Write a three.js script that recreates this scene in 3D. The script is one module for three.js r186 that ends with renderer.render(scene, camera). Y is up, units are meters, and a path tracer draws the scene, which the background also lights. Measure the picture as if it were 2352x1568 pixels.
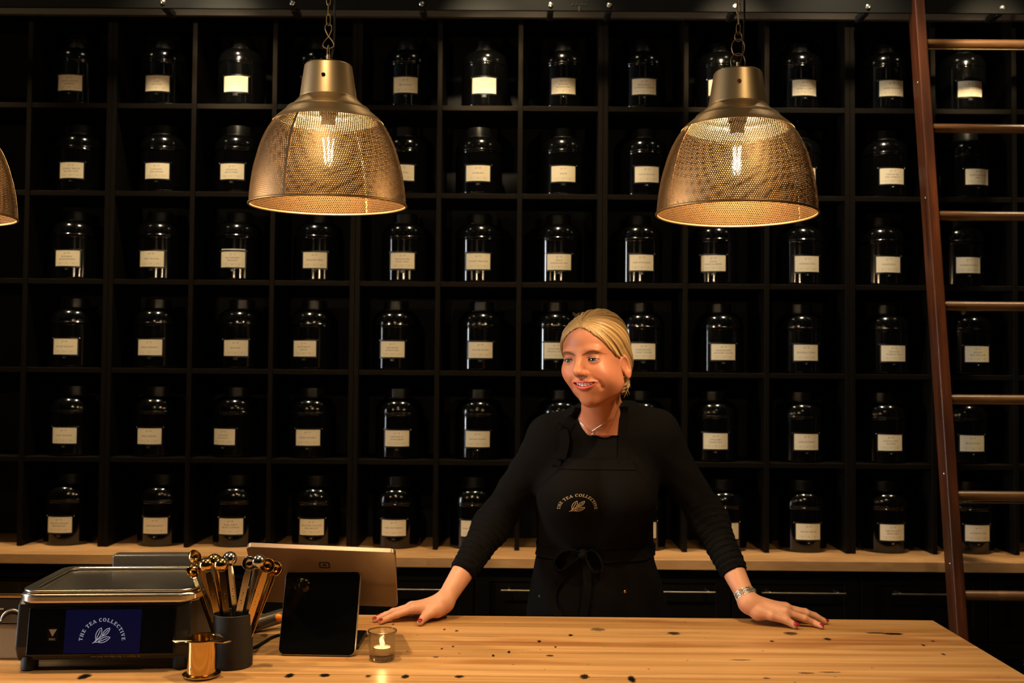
import * as THREE from 'three';
import { RoundedBoxGeometry } from 'three/addons/geometries/RoundedBoxGeometry.js';
import { mergeGeometries } from 'three/addons/utils/BufferGeometryUtils.js';
import { RectAreaLightUniformsLib } from 'three/addons/lights/RectAreaLightUniformsLib.js';

// ---------------------------------------------------------------- camera, light, exposure
const scene = new THREE.Scene();
scene.background = new THREE.Color(0x000000);
const FOCAL = 2287, EYE = 1.5;
const camera = new THREE.PerspectiveCamera(2 * Math.atan(784 / FOCAL) * 180 / Math.PI, 1.5, 0.05, 60);
camera.filmGauge = 36;
camera.position.set(0, EYE, 0);
camera.rotation.set(0.0305, 0.0055, 0.0084, 'YXZ');
camera.focus = 2.2; camera.userData.fStop = 4.5;
camera.updateMatrixWorld();
const renderer = new THREE.WebGLRenderer({ antialias: true });
renderer.toneMapping = THREE.LinearToneMapping;
renderer.toneMappingExposure = 0.45;
renderer.shadowMap.enabled = true;
RectAreaLightUniformsLib.init();
const WARM = new THREE.Color().setRGB(1, 0.73, 0.42), SPOT = new THREE.Color().setRGB(1, 0.79, 0.48), COOL = new THREE.Color().setRGB(0.9, 0.95, 1.0);
const PENDANT_CD = 5.0, WASH_CD = 23, ACCENT_CD = 40, DOWN_CD = 13, WINDOW_L = 40, CANDLE_CD = 0.05;

// ---------------------------------------------------------------- helpers
let seed = 7;
const rnd = () => { seed = (seed + 0x6D2B79F5) | 0; let t = Math.imul(seed ^ (seed >>> 15), 1 | seed); t = (t + Math.imul(t ^ (t >>> 7), 61 | t)) ^ t; return ((t ^ (t >>> 14)) >>> 0) / 4294967296; };
const used = {};
function numbered(n) { const k = used[n] = (used[n] ?? -1) + 1; return k ? n + '_' + String(k).padStart(3, '0') : n; }
const V = (x, y, z) => new THREE.Vector3(x, y, z);
const lerp = (a, b, t) => a + (b - a) * t, clamp = (x, a = 0, b = 1) => Math.min(b, Math.max(a, x));
const sstep = (a, b, x) => { const t = clamp((x - a) / (b - a)); return t * t * (3 - 2 * t); };
const rotM = new THREE.Matrix4().makeRotationFromEuler(camera.rotation);
// survey of the photograph: the point at a measured distance d in front of the camera (used for measuring figures and props)
function at(px, py, d) { const v = V((px - 1176) / FOCAL, (784 - py) / FOCAL, -1).applyMatrix4(rotM); return v.multiplyScalar(d / -v.z).add(V(0, EYE, 0)); }
function thing(name, label, category, pos = [0, 0, 0], turn = 0, group) {
  const o = new THREE.Group(); o.name = numbered(name); o.position.set(...pos); o.rotation.y = turn; o.userData = { label, category };
  if (group) o.userData.group = group; scene.add(o); return o;
}
function shadow(o) { o.castShadow = true; o.receiveShadow = true; return o; }
function part(name, geo, mat, parent, label) {
  const g = Array.isArray(geo) ? merge(geo) : geo; const m = shadow(new THREE.Mesh(g, mat)); m.name = name; if (label) m.userData.label = label; parent.add(m); return m;
}
function struct(name, geo, mat, parent) {
  const g = Array.isArray(geo) ? merge(geo) : geo; const m = shadow(new THREE.Mesh(g, mat)); m.name = name; m.userData.kind = 'structure'; (parent ?? scene).add(m); return m;
}
function merge(list) {
  return mergeGeometries(list.map(g => { g = g.index ? g.toNonIndexed() : g; for (const k of Object.keys(g.attributes)) if (!['position', 'normal', 'uv'].includes(k)) g.deleteAttribute(k); if (!g.attributes.uv) g.setAttribute('uv', new THREE.BufferAttribute(new Float32Array(g.attributes.position.count * 2), 2)); return g; }));
}
const place = (g, x = 0, y = 0, z = 0, rx = 0, ry = 0, rz = 0) => g.applyMatrix4(new THREE.Matrix4().compose(V(x, y, z), new THREE.Quaternion().setFromEuler(new THREE.Euler(rx, ry, rz, 'YXZ')), V(1, 1, 1)));
const box = (w, h, d, x = 0, y = 0, z = 0) => new THREE.BoxGeometry(w, h, d).translate(x, y, z);
const rbox = (w, h, d, r, x = 0, y = 0, z = 0, s = 2) => new RoundedBoxGeometry(w, h, d, s, r).translate(x, y, z);
const lathe = (pts, seg = 48, a0 = 0, a = Math.PI * 2) => new THREE.LatheGeometry(pts.map(p => new THREE.Vector2(p[0], p[1])), seg, a0, a);
const cyl = (r0, r1, h, seg = 24, x = 0, y = 0, z = 0) => new THREE.CylinderGeometry(r1, r0, h, seg).translate(x, y + h / 2, z);
const ball = (r, x = 0, y = 0, z = 0, s = 12) => new THREE.SphereGeometry(r, s, Math.ceil(s * 0.7)).translate(x, y, z);
function tube(pts, r, seg = 8, closed = false, n) { return new THREE.TubeGeometry(new THREE.CatmullRomCurve3(pts.map(p => p.isVector3 ? p : V(...p)), closed), n ?? pts.length * 6, r, seg, closed); }
// rod between two points
function rod(a, b, r, seg = 12) { const d = b.clone().sub(a), g = new THREE.CylinderGeometry(r, r, d.length(), seg); return g.applyMatrix4(new THREE.Matrix4().compose(a.clone().add(b).multiplyScalar(0.5), new THREE.Quaternion().setFromUnitVectors(V(0, 1, 0), d.normalize()), V(1, 1, 1))); }
// a bent plate on a cylinder of radius r0..r1, angle a0..a1 about +z, height y0..y1
function bent(r0, r1, a0, a1, y0, y1, n = 10) {
  const pos = [], idx = [], uv = [];
  const ring = (r, y) => { for (let i = 0; i <= n; i++) { const a = lerp(a0, a1, i / n); pos.push(r * Math.sin(a), y, r * Math.cos(a)); uv.push(i / n, y === y1 ? 1 : 0); } };
  const quad = (p, q) => { for (let i = 0; i < n; i++) idx.push(p + i, p + i + 1, q + i, p + i + 1, q + i + 1, q + i); };
  const m = n + 1;
  ring(r1, y0); ring(r1, y1); quad(0, m);
  if (r0 < r1) { ring(r1, y1); ring(r0, y1); quad(2 * m, 3 * m); ring(r0, y0); ring(r1, y0); quad(4 * m, 5 * m); ring(r0, y1); ring(r0, y0); quad(6 * m, 7 * m);
    for (const i of [0, n]) { const k = pos.length / 3; const a = i ? a1 : a0; for (const [r, y] of [[r0, y0], [r1, y0], [r1, y1], [r0, y1]]) { pos.push(r * Math.sin(a), y, r * Math.cos(a)); uv.push(0, 0); } i ? idx.push(k, k + 2, k + 1, k, k + 3, k + 2) : idx.push(k, k + 1, k + 2, k, k + 2, k + 3); } }
  const g = new THREE.BufferGeometry(); g.setAttribute('position', new THREE.Float32BufferAttribute(pos, 3)); g.setAttribute('uv', new THREE.Float32BufferAttribute(uv, 2)); g.setIndex(idx); g.computeVertexNormals(); return g;
}
// value noise
const hashT = new Float32Array(65536); { for (let i = 0; i < 65536; i++) hashT[i] = rnd(); }
const h2 = (x, y) => hashT[((x * 374761 + y * 668265) ^ (x * 7919 + y * 104729 >> 3)) & 65535];
function noise(x, y) { const xi = Math.floor(x), yi = Math.floor(y), u = x - xi, v = y - yi, a = u * u * (3 - 2 * u), b = v * v * (3 - 2 * v); return lerp(lerp(h2(xi, yi), h2(xi + 1, yi), a), lerp(h2(xi, yi + 1), h2(xi + 1, yi + 1), a), b); }
const fbm = (x, y, o = 4) => { let s = 0, a = 0.5; for (let i = 0; i < o; i++) { s += a * noise(x, y); x *= 2.03; y *= 2.03; a *= 0.5; } return s; };
function dataTex(w, h, f, srgb = true) {
  const d = new Uint8Array(w * h * 4);
  for (let y = 0; y < h; y++) for (let x = 0; x < w; x++) { const c = f(x / w, y / h), k = (y * w + x) * 4; d[k] = clamp(c[0]) * 255; d[k + 1] = clamp(c[1]) * 255; d[k + 2] = clamp(c[2]) * 255; d[k + 3] = 255; }
  const t = new THREE.DataTexture(d, w, h); t.magFilter = THREE.LinearFilter; t.minFilter = THREE.LinearMipmapLinearFilter; t.generateMipmaps = true; t.wrapS = t.wrapT = THREE.RepeatWrapping; if (srgb) t.colorSpace = THREE.SRGBColorSpace; t.needsUpdate = true; return t;
}
const std = (o) => new THREE.MeshPhysicalMaterial({ roughness: 0.6, ...o });
const lin = (r, g, b) => new THREE.Color().setRGB(r, g, b);

// ---------------------------------------------------------------- materials
const M = {
  black: std({ color: lin(0.0028, 0.0022, 0.0017), roughness: 0.55, specularIntensity: 0.3, specularColor: lin(1, 0.8, 0.6) }),          // black stained joinery
  back: std({ color: lin(0.0012, 0.0012, 0.0012), roughness: 0.8 }),
  wall: std({ color: lin(0.012, 0.011, 0.010), roughness: 0.9 }),
  enamel: std({ color: lin(0.0015, 0.0015, 0.0015), roughness: 0.10, ior: 1.6 }),
  dome: std({ color: lin(0.0015, 0.0015, 0.0015), roughness: 0.13, ior: 1.52 }),
  capBlack: std({ color: lin(0.006, 0.006, 0.006), roughness: 0.34 }),
  frame: std({ color: lin(0.004, 0.004, 0.004), roughness: 0.3 }),
  pin: std({ color: lin(0.75, 0.72, 0.66), roughness: 0.25, metalness: 1 }),
  brass: std({ color: lin(0.80, 0.55, 0.29), roughness: 0.42, metalness: 1 }),
  brassDull: std({ color: lin(0.42, 0.27, 0.12), roughness: 0.44, metalness: 1 }),
  gold: std({ color: lin(0.62, 0.42, 0.17), roughness: 0.15, metalness: 1 }),
  silver: std({ color: lin(0.52, 0.50, 0.47), roughness: 0.17, metalness: 1 }),
  steel: std({ color: lin(0.62, 0.59, 0.52), roughness: 0.32, metalness: 1 }),
  handle: std({ color: lin(0.30, 0.25, 0.17), roughness: 0.35, metalness: 1 }),
  iron: std({ color: lin(0.012, 0.011, 0.010), roughness: 0.5 }),
  plastic: std({ color: lin(0.0045, 0.0042, 0.004), roughness: 0.45 }),
  rubber: std({ color: lin(0.0055, 0.005, 0.005), roughness: 0.65 }),
  glassBlack: std({ color: lin(0.003, 0.003, 0.003), roughness: 0.05 }),
  alu: std({ color: lin(0.20, 0.145, 0.105), roughness: 0.42, metalness: 0.75 }),
};
function woodTexture(dark, light, sx, sy, n = 1024, m = 512) {
  return dataTex(n, m, (u, v) => {
    const x = u * sx, y = v * sy, w = fbm(x * 0.8, y * 2.2, 3) * 3;
    const ring = 0.5 + 0.5 * Math.sin((y * 9 + w) * 3.1), fine = fbm(x * 3, y * 60, 3), pore = noise(x * 6, y * 150);
    let t = clamp(0.18 + 0.34 * ring * fbm(x * 0.5 + 9, y * 3, 2) * 1.6 + 0.55 * (fine - 0.25)); if (pore > 0.86) t *= 0.82;
    return [lerp(dark[0], light[0], t), lerp(dark[1], light[1], t), lerp(dark[2], light[2], t)];
  });
}
M.ladder = std({ map: woodTexture([0.17, 0.075, 0.035], [0.62, 0.33, 0.16], 6, 1.2), roughness: 0.38 });
M.rung = std({ map: woodTexture([0.30, 0.19, 0.10], [0.62, 0.43, 0.25], 6, 1.2), roughness: 0.33, clearcoat: 0.4, clearcoatRoughness: 0.3 });

// ---------------------------------------------------------------- the room
const CEIL = 3.5;
M.floor = std({ map: woodTexture([0.10, 0.075, 0.055], [0.22, 0.17, 0.13], 8, 3), roughness: 0.5 });
struct('floor', box(9.2, 0.1, 8.2, -0.5, -0.05, 0), M.floor);
struct('ceiling', box(9.2, 0.1, 8.2, -0.5, CEIL + 0.05, 0), M.wall);
struct('wall_back', box(9.2, CEIL, 0.12, -0.5, CEIL / 2, -3.96), M.wall);
struct('wall_front', box(9.2, CEIL, 0.12, -0.5, CEIL / 2, 3.96), M.wall);
struct('wall_right', box(0.12, CEIL, 8, 3.9, CEIL / 2, 0), M.wall);
struct('wall_partition', box(0.35, CEIL, 1.3, -2.66, CEIL / 2, -3.25), M.wall);
{ // left wall with one tall window
  const x = -5.0, z0 = -2.1, z1 = -1.3, y0 = 0.75, y1 = 2.75;
  struct('wall_left', [box(0.12, CEIL, z0 + 3.9, x, CEIL / 2, (z0 - 3.9) / 2), box(0.12, CEIL, 3.9 - z1, x, CEIL / 2, (z1 + 3.9) / 2), box(0.12, y0, z1 - z0, x, y0 / 2, (z0 + z1) / 2), box(0.12, CEIL - y1, z1 - z0, x, (y1 + CEIL) / 2, (z0 + z1) / 2)], M.wall);
  const w = new THREE.Group(); w.name = 'window_1'; w.userData.kind = 'structure'; scene.add(w);
  const fr = []; for (const zz of [z0 + 0.02, z1 - 0.02]) fr.push(box(0.06, y1 - y0, 0.04, x, (y0 + y1) / 2, zz)); for (const yy of [y0 + 0.02, y1 - 0.02]) fr.push(box(0.06, 0.04, z1 - z0 - 0.08, x, yy, (z0 + z1) / 2));
  part('window_frame', fr, M.iron, w);
  part('window_pane', box(0.008, y1 - y0 - 0.08, z1 - z0 - 0.08, x, (y0 + y1) / 2, (z0 + z1) / 2), new THREE.MeshStandardMaterial({ color: 0x222222, roughness: 0.3, emissive: COOL, emissiveIntensity: WINDOW_L }), w);
  const l = new THREE.RectAreaLight(COOL, WINDOW_L, z1 - z0 - 0.1, y1 - y0 - 0.1); l.position.set(x + 0.03, (y0 + y1) / 2, (z0 + z1) / 2); l.lookAt(5, (y0 + y1) / 2, (z0 + z1) / 2); scene.add(l);
}

// ---------------------------------------------------------------- ceiling spotlights (above the frame; they show in the jars)
function ceilingSpot(x, y, z, tx, ty, tz, color, cd, angle, blend, label, glow = 3) {
  const t = thing('ceiling_spotlight', label, 'spotlight', [x, y, z], 0, 'track spotlights');
  const dir = V(tx - x, ty - y, tz - z).normalize(), q = new THREE.Quaternion().setFromUnitVectors(V(0, -1, 0), dir);
  const turn = g => g.applyQuaternion(q);
  part('can', turn(lathe([[0.001, 0.09], [0.045, 0.09], [0.058, 0.078], [0.061, 0.0], [0.061, -0.03], [0.057, -0.03], [0.056, -0.012], [0.001, -0.012]], 24)), M.iron, t);
  part('lens', turn(new THREE.CylinderGeometry(0.055, 0.055, 0.003, 24).translate(0, -0.014, 0)), new THREE.MeshStandardMaterial({ color: 0x111111, emissive: color, emissiveIntensity: Math.min(60, cd * glow) }), t);
  part('yoke', [rod(V(0, 0.05, 0), V(0, CEIL - y - 0.03, 0), 0.007), cyl(0.05, 0.05, 0.03, 20, 0, CEIL - y - 0.03, 0)], M.iron, t);
  const l = new THREE.SpotLight(color, cd, 0, angle, blend, 2); l.position.copy(dir).multiplyScalar(0.025); l.castShadow = true; l.shadow.radius = 2.2; t.add(l);
  l.target.position.set(tx - x, ty - y, tz - z); t.add(l.target);
}
const washX = [-2.1, -1.12, 0.05, 1.1, 2.15], washC = [SPOT, SPOT.clone().lerp(COOL, 0.15), SPOT, SPOT.clone().lerp(COOL, 0.15), SPOT];
washX.forEach((x, i) => ceilingSpot(x, 3.36, -3.0, x, 1.35, -3.5, washC[i], WASH_CD, 0.53, 1.0, ['leftmost', 'second', 'middle', 'fourth', 'rightmost'][i] + ' wall washing spotlight on the ceiling close to the shelving'));
const accX = [-1.012, -0.139, 0.733, 1.605];
accX.forEach((x, i) => ceilingSpot(x, 3.3, -2.2, x, 2.56, -3.5, SPOT, ACCENT_CD, 0.115, 0.35, ['leftmost', 'second', 'third', 'rightmost'][i] + ' narrow accent spotlight aimed at the top shelf row', 0.1));
[-0.50, 0.95].forEach((x, i) => ceilingSpot(x, 3.34, -0.55, x + 0.02, 1.15, -2.05, SPOT, DOWN_CD, 0.46, 0.9, ['left', 'right'][i] + ' downlight over the customer side of the counter', 0.5));

// ---------------------------------------------------------------- shelving: five cabinets of 3 x 6 pigeonholes
const ZF = -3.5, SH = 0.3133, UW = 0.8724, UX = 0.2968, TH = 0.0172, cellW = 0.2861;
const level = r => 1.8158 - (r - 3) * SH;                                       // top of the board under row r (row 6 stands on the worktop)
const unitWords = ['far left shelving cabinet cut by the left picture edge', 'left shelving cabinet with black pigeonholes behind the left lamp', 'middle shelving cabinet with black pigeonholes left of the woman', 'shelving cabinet with black pigeonholes right behind the woman', 'right shelving cabinet with black pigeonholes behind the ladder'];
for (let u = -3; u <= 1; u++) {
  const x0 = UX + u * UW, t = thing('shelving_cabinet', unitWords[u + 3], 'shelving', [x0, level(6), ZF]);
  const H = level(0) - level(6) + 0.02, D = 0.265, ups = [TH / 2 + 0.0006, 0.00705 + cellW, 0.00705 + 2 * cellW, UW - TH / 2 - 0.0006];
  for (const x of ups) part('upright', rbox(TH, H, D, 0.0012, x, H / 2 + 0.0005, -D / 2, 1), M.black, t);
  for (let r = 1; r <= 5; r++) for (let c = 0; c < 3; c++) { const a = ups[c] + TH / 2, b = ups[c + 1] - TH / 2; part('shelf_board', rbox(b - a, 0.018, D - 0.004, 0.0012, (a + b) / 2, level(r) - level(6) - 0.009, -D / 2 - 0.001, 1), M.black, t); }
  part('top_board', box(UW - 0.002, 0.022, D, UW / 2, H + 0.012, -D / 2), M.black, t);
  part('back_panel', box(UW - 0.002, H, 0.008, UW / 2, H / 2, -D - 0.005), M.back, t);
}
M.fascia = std({ color: lin(0.055, 0.041, 0.028), roughness: 0.6 });
struct('trim_1', box(5 * UW, 0.085, 0.02, UX - 0.5 * UW, 2.795, -3.492), M.fascia);       // fascia board along the top of the shelving
struct('trim_2', box(5 * UW, 0.66, 0.25, UX - 0.5 * UW, 3.17, -3.63), M.wall);             // bulkhead above it

// ladder rail with its bolts and brackets
{
  const t = thing('ladder_rail', 'long flat black steel ladder rail bolted along the top of the shelving', 'rail', [0, 2.735, -3.37]);
  part('bar', rbox(4.3, 0.052, 0.008, 0.002, -0.1, 0.026, -0.004), std({ color: lin(0.005, 0.0047, 0.004), roughness: 0.6, specularIntensity: 0.3 }), t);
  for (const px of [372, 670, 968, 1265, 1400, 1690, 1996, 2305]) {
    const x = at(px, 8, 3.36).x;
    part('bolt', [place(lathe([[0, 0.005], [0.004, 0.005], [0.0045, 0.003], [0.008, 0.003], [0.0085, 0]], 20), x, 0.021, 0, Math.PI / 2), place(new THREE.TorusGeometry(0.0055, 0.0014, 6, 18), x, 0.021, 0.004)], M.pin, t);
    part('bracket', [place(cyl(0.009, 0.009, 0.03, 14), x, 0.021, -0.012, -Math.PI / 2), rbox(0.022, 0.026, 0.085, 0.005, x, 0.012, -0.06)], M.iron, t);
  }
  const xs = at(1330, 8, 3.36).x; part('joint_screws', [-0.021, -0.008, 0.011, 0.024].map(d => ball(0.003, xs + d, 0.021, 0, 10)), M.iron, t);
  part('stop_pin', box(0.0025, 0.016, 0.004, xs + 0.001, 0.006, 0.002), M.pin, t);
}

// back worktop and base cabinets
function plankUV(g, s = 1, ox = 0, oz = 0) { // uv in metres from x,z (top) or x,y (front)
  const p = g.attributes.position, n = g.attributes.normal, uv = new Float32Array(p.count * 2);
  for (let i = 0; i < p.count; i++) { uv[2 * i] = (p.getX(i) + ox) * s; uv[2 * i + 1] = (Math.abs(n.getY(i)) > 0.5 ? p.getZ(i) : p.getY(i) + p.getZ(i)) * s + oz; }
  g.setAttribute('uv', new THREE.BufferAttribute(uv, 2)); return g;
}
const backWood = woodTexture([0.62, 0.44, 0.26], [0.91, 0.71, 0.48], 10, 2.4);
M.backWood = std({ map: backWood, roughness: 0.5 });
{
  const t = thing('back_worktop', 'long pale timber worktop under the wall of tea jars', 'worktop', [0, level(6) - 0.034, -3.36]);
  part('plank', plankUV(rbox(4.4, 0.034, 0.16, 0.0025, -0.1, 0.0168, -0.0801), 0.5, 0.3, 0.1), M.backWood, t);
  part('plank', plankUV(rbox(4.4, 0.034, 0.30, 0.0025, -0.1, 0.0168, -0.3105), 0.5, 1.3, 0.4), M.backWood, t);
}
const drawWords = ['first', 'second', 'third', 'fourth', 'fifth', 'sixth', 'seventh', 'eighth', 'ninth', 'tenth'];
for (let u = -3; u <= 1; u++) {
  const x0 = UX + u * UW, top = level(6) - 0.0345, t = thing('base_cabinet', ['leftmost black base cabinet behind the weighing scale', 'black base cabinet behind the tea spoons', 'black base cabinet with bar pulls left of the woman', 'black base cabinet with bar pulls at the right of the woman', 'rightmost black base cabinet behind the ladder foot'][u + 3], 'cabinet', [x0, 0, -3.41]);
  part('carcass', [box(UW - 0.002, top - 0.1, 0.36, UW / 2, 0.1 + (top - 0.1) / 2, -0.2), box(UW - 0.002, 0.0995, 0.31, UW / 2, 0.05, -0.22)], M.black, t);
  for (let k = 0; k < 2; k++) {
    const cx = UW * (0.25 + 0.5 * k), w = UW / 2 - 0.006;
    const front = (name, y0, y1, hy) => {
      const h = y1 - y0, s = 0.05;
      const d = part(name, [box(w, h, 0.012, cx, (y0 + y1) / 2, -0.013), rbox(w, s, 0.008, 0.0015, cx, y1 - s / 2, -0.003, 1), rbox(w, s, 0.008, 0.0015, cx, y0 + s / 2, -0.003, 1), rbox(s, h - 2 * s, 0.008, 0.0015, cx - w / 2 + s / 2, (y0 + y1) / 2, -0.003, 1), rbox(s, h - 2 * s, 0.008, 0.0015, cx + w / 2 - s / 2, (y0 + y1) / 2, -0.003, 1)], M.black, t);
      part('handle', [rbox(0.283, 0.0055, 0.009, 0.002, cx + 0.014, hy, 0.05), rbox(0.008, 0.008, 0.05, 0.002, cx - 0.10, hy, 0.024), rbox(0.008, 0.008, 0.05, 0.002, cx + 0.13, hy, 0.024)], M.handle, d);
    };
    front('drawer', 0.60, top - 0.004, 0.768); front('door', 0.105, 0.594, 0.54);
  }
}
// ---------------------------------------------------------------- tea jars
const TEAS = [
  ['CHINA GREEN|JASMINE', 'JADE|OOLONG', 'WINTER|STICKY CHAI', 'GUNPOWDER', 'MANTIFER', 'IRON GODDESS|OF MERCY', 'KENYAN|WANGILIMA', 'PINEAPPLE|& GUAVA GREEN', 'LEMON SENCHA', 'FIREFLY|RUBY & LIME', 'CHERRY BLOSSOM', 'SILVER NEEDLE'],
  ['LYCHEE WHITE|PAI MU DAN', 'LAPSANG|SOUCHONG', 'IMPERIAL|MONTFORT', 'MATCHA', 'JADE SNAIL', 'GYOKURO', 'SEJAK', 'LUI AN GUA PIAN', 'HOJICHA', 'GENMAICHA', 'FRUITS OF|THE FOREST', 'GINGERBREAD|CHAI'],
  ['ROOIBOS|KOOKABURRA', 'SKIN ELIXIR', 'BLUEBERRY|DRAGON', 'PUNJABI CHAI', 'BANGALORE|ROSE CHAI', 'STICKY DRAGON', 'WILD|AUSTRALIAN CHAI', 'PURE PEPPERMINT', 'YOGA|BODY & MIND', 'GINGER ZING', 'HAPPINESS', 'SUMMER SOLSTICE'],
  ['SUPER DIGEST', 'PURE CHAMOMILE', 'MELONY', 'BUTTERFLY|MAGIC', 'RHUBARB|LEMONADE', 'ASSAM DEJOO', 'KENILWORTH|ORANGE PEKOE', 'DARJEELING|FIRST FLUSH', 'DARJEELING|AUTUMN FLUSH', 'BUDDHA TEARS', 'KENYAN|PURPLE TEA', 'HONEY|RED DRAGON'],
  ['LOVE POTION', 'MON COEUR', 'TOASTED|COCONUT', 'QUEEN VICTORIA', 'ORANGE &|CINNAMON', 'ORGANIC SENCHA', 'ROSE GREY', 'LADY GREY', 'LULLABY|SLEEP TEA', 'FOREVER SPRING', 'COLD & FLU|ELIXIR', 'MOJITEANO'],
  ['ORGANIC ENGLISH|BREAKFAST', 'IRISH BREAKFAST', 'EARL GREY|BLUE FLOWER', 'HUNTER VALLEY|BREAKFAST', 'THE DUTCHESS', 'WHISKEY CREAM', '', 'EARL GREY', 'THE WILD|EARL GREY', 'ROCKY ROAD', 'CHOCOLATE|MUDCAKE', 'LONDON FOG'],
];
const DX = [[-8, 5, 0, -7, 19, 14, 11, -3, -10, -8, 1, -5], [8, 10, -6, -10, 12, -5, 12, 6, -12, -11, 2, 8], [-3, 0, 1, 6, 16, -1, -1, -12, -27, 1, -12, -16], [-2, -2, 16, -10, -14, 10, -9, -3, -7, -3, 6, 12], [2, 3, 2, -12, 3, 3, 11, -2, -26, -2, -7, -5], [-8, 27, 11, 8, -3, -12, 0, 4, 7, 5, -2, 13]];
const TURN = { '4,2': -0.30, '2,8': -0.2, '3,3': -0.22, '1,11': 0.12, '4,8': -0.1, '0,8': -0.1 };
// one atlas of printed labels
const LW = 226, LH = 148, AT = 9;
const atlas = document.createElement('canvas'); atlas.width = 2048; atlas.height = 1216;
{
  const c = atlas.getContext('2d'); c.fillStyle = '#e0d0b0'; c.fillRect(0, 0, 2048, 1216);
  const spaced = (s, x, y, gap) => { let w = 0; for (const ch of s) w += c.measureText(ch).width + gap; w -= gap; let q = x - w / 2; c.textAlign = 'left'; for (const ch of s) { c.fillText(ch, q, y); q += c.measureText(ch).width + gap; } };
  let k = 0;
  TEAS.forEach((row, r) => row.forEach((name, col) => {
    const x = (k % AT) * LW, y = Math.floor(k / AT) * LH; k++;
    c.fillStyle = '#e0d0b0'; c.fillRect(x, y, LW, LH);
    c.fillStyle = '#5f5344'; c.textAlign = 'center'; c.font = 'italic 20px serif'; c.fillText('N', x + LW / 2 - 20, y + 38); c.font = 'italic 13px serif'; c.fillText('o', x + LW / 2 - 5, y + 31); c.font = 'italic 17px serif'; c.fillText(String(((r * 12 + col) * 7) % 89 + 10), x + LW / 2 + 16, y + 34);
    c.fillStyle = '#463a2d'; const L = name.split('|'); c.font = 'bold 16px serif';
    L.forEach((s, i) => { const gap = s.length > 13 ? 1.2 : 3.2; c.font = `bold ${s.length > 13 ? 14.5 : 16}px serif`; spaced(s, x + LW / 2, y + (L.length > 1 ? 66 + 24 * i : 80), gap); });
    c.strokeStyle = '#9d8c6c'; c.lineWidth = 1; c.strokeRect(x + 24, y + 111, LW - 48, 17); for (const q of [84, 142]) { c.beginPath(); c.moveTo(x + q, y + 111); c.lineTo(x + q, y + 128); c.stroke(); }
    c.fillStyle = '#75664e'; c.font = '9px serif'; c.textAlign = 'center'; ['50G', '100G', '250G'].forEach((s, i) => c.fillText(s, x + [54, 113, 172][i], y + 123));
  }));
}
const atlasTex = new THREE.CanvasTexture(atlas); atlasTex.colorSpace = THREE.SRGBColorSpace;
M.paper = std({ map: atlasTex, roughness: 0.8 });
const JR = 0.085;
const jarBody = lathe([[0.001, 0], [0.080, 0], [0.0842, 0.0025], [JR, 0.008], [JR, 0.149], [0.0862, 0.1508], [0.0866, 0.1525], [0.0862, 0.1542], [0.0852, 0.1558]], 64);
const domePts = [[0.0858, 0.1560], [0.0872, 0.1575], [0.0876, 0.1595], [0.0870, 0.1612], [0.0856, 0.1628]];
for (let i = 0; i <= 14; i++) { const a = i / 14 * Math.PI / 2; domePts.push([0.049 + 0.0365 * Math.pow(Math.cos(a), 0.9), 0.1635 + 0.0475 * Math.pow(Math.sin(a), 1.05)]); }
const jarDome = lathe(domePts, 64);
const jarCap = lathe([[0.049, 0.2105], [0.0535, 0.2112], [0.0545, 0.2127], [0.0535, 0.2142], [0.0452, 0.2150], [0.0446, 0.2165], [0.0438, 0.2455], [0.0425, 0.2478], [0.040, 0.2488], [0.001, 0.249]], 48);
const hA = 0.0435 / JR, fA = 0.0475 / JR, R0 = 0.0851;
const jarFrame = merge([bent(R0, 0.0866, -fA, fA, 0.1015, 0.1055), bent(R0, 0.0866, -fA, fA, 0.0400, 0.0455), bent(R0, 0.0866, -fA, -hA, 0.0455, 0.1015, 3), bent(R0, 0.0866, hA, fA, 0.0455, 0.1015, 3), bent(R0, 0.0874, -fA, fA, 0.1055, 0.1070), bent(R0, 0.0860, -0.1, 0.1, 0.031, 0.0400, 4)]);
const pinGeo = lathe([[0, 0.0018], [0.0013, 0.0014], [0.0019, 0.0004], [0.0019, -0.001]], 12).rotateX(Math.PI / 2);
const pinAt = (a, y, r = 0.0868) => place(pinGeo.clone(), r * Math.sin(a), y, r * Math.cos(a), 0, a);
const pinGeos = [pinAt(-fA - 0.035, 0.1035, 0.0856), pinAt(fA + 0.035, 0.1035, 0.0856), pinAt(0, 0.0345)];
const ordinal = ['top', 'second', 'third', 'fourth', 'fifth', 'bottom'], dupName = {};
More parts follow.
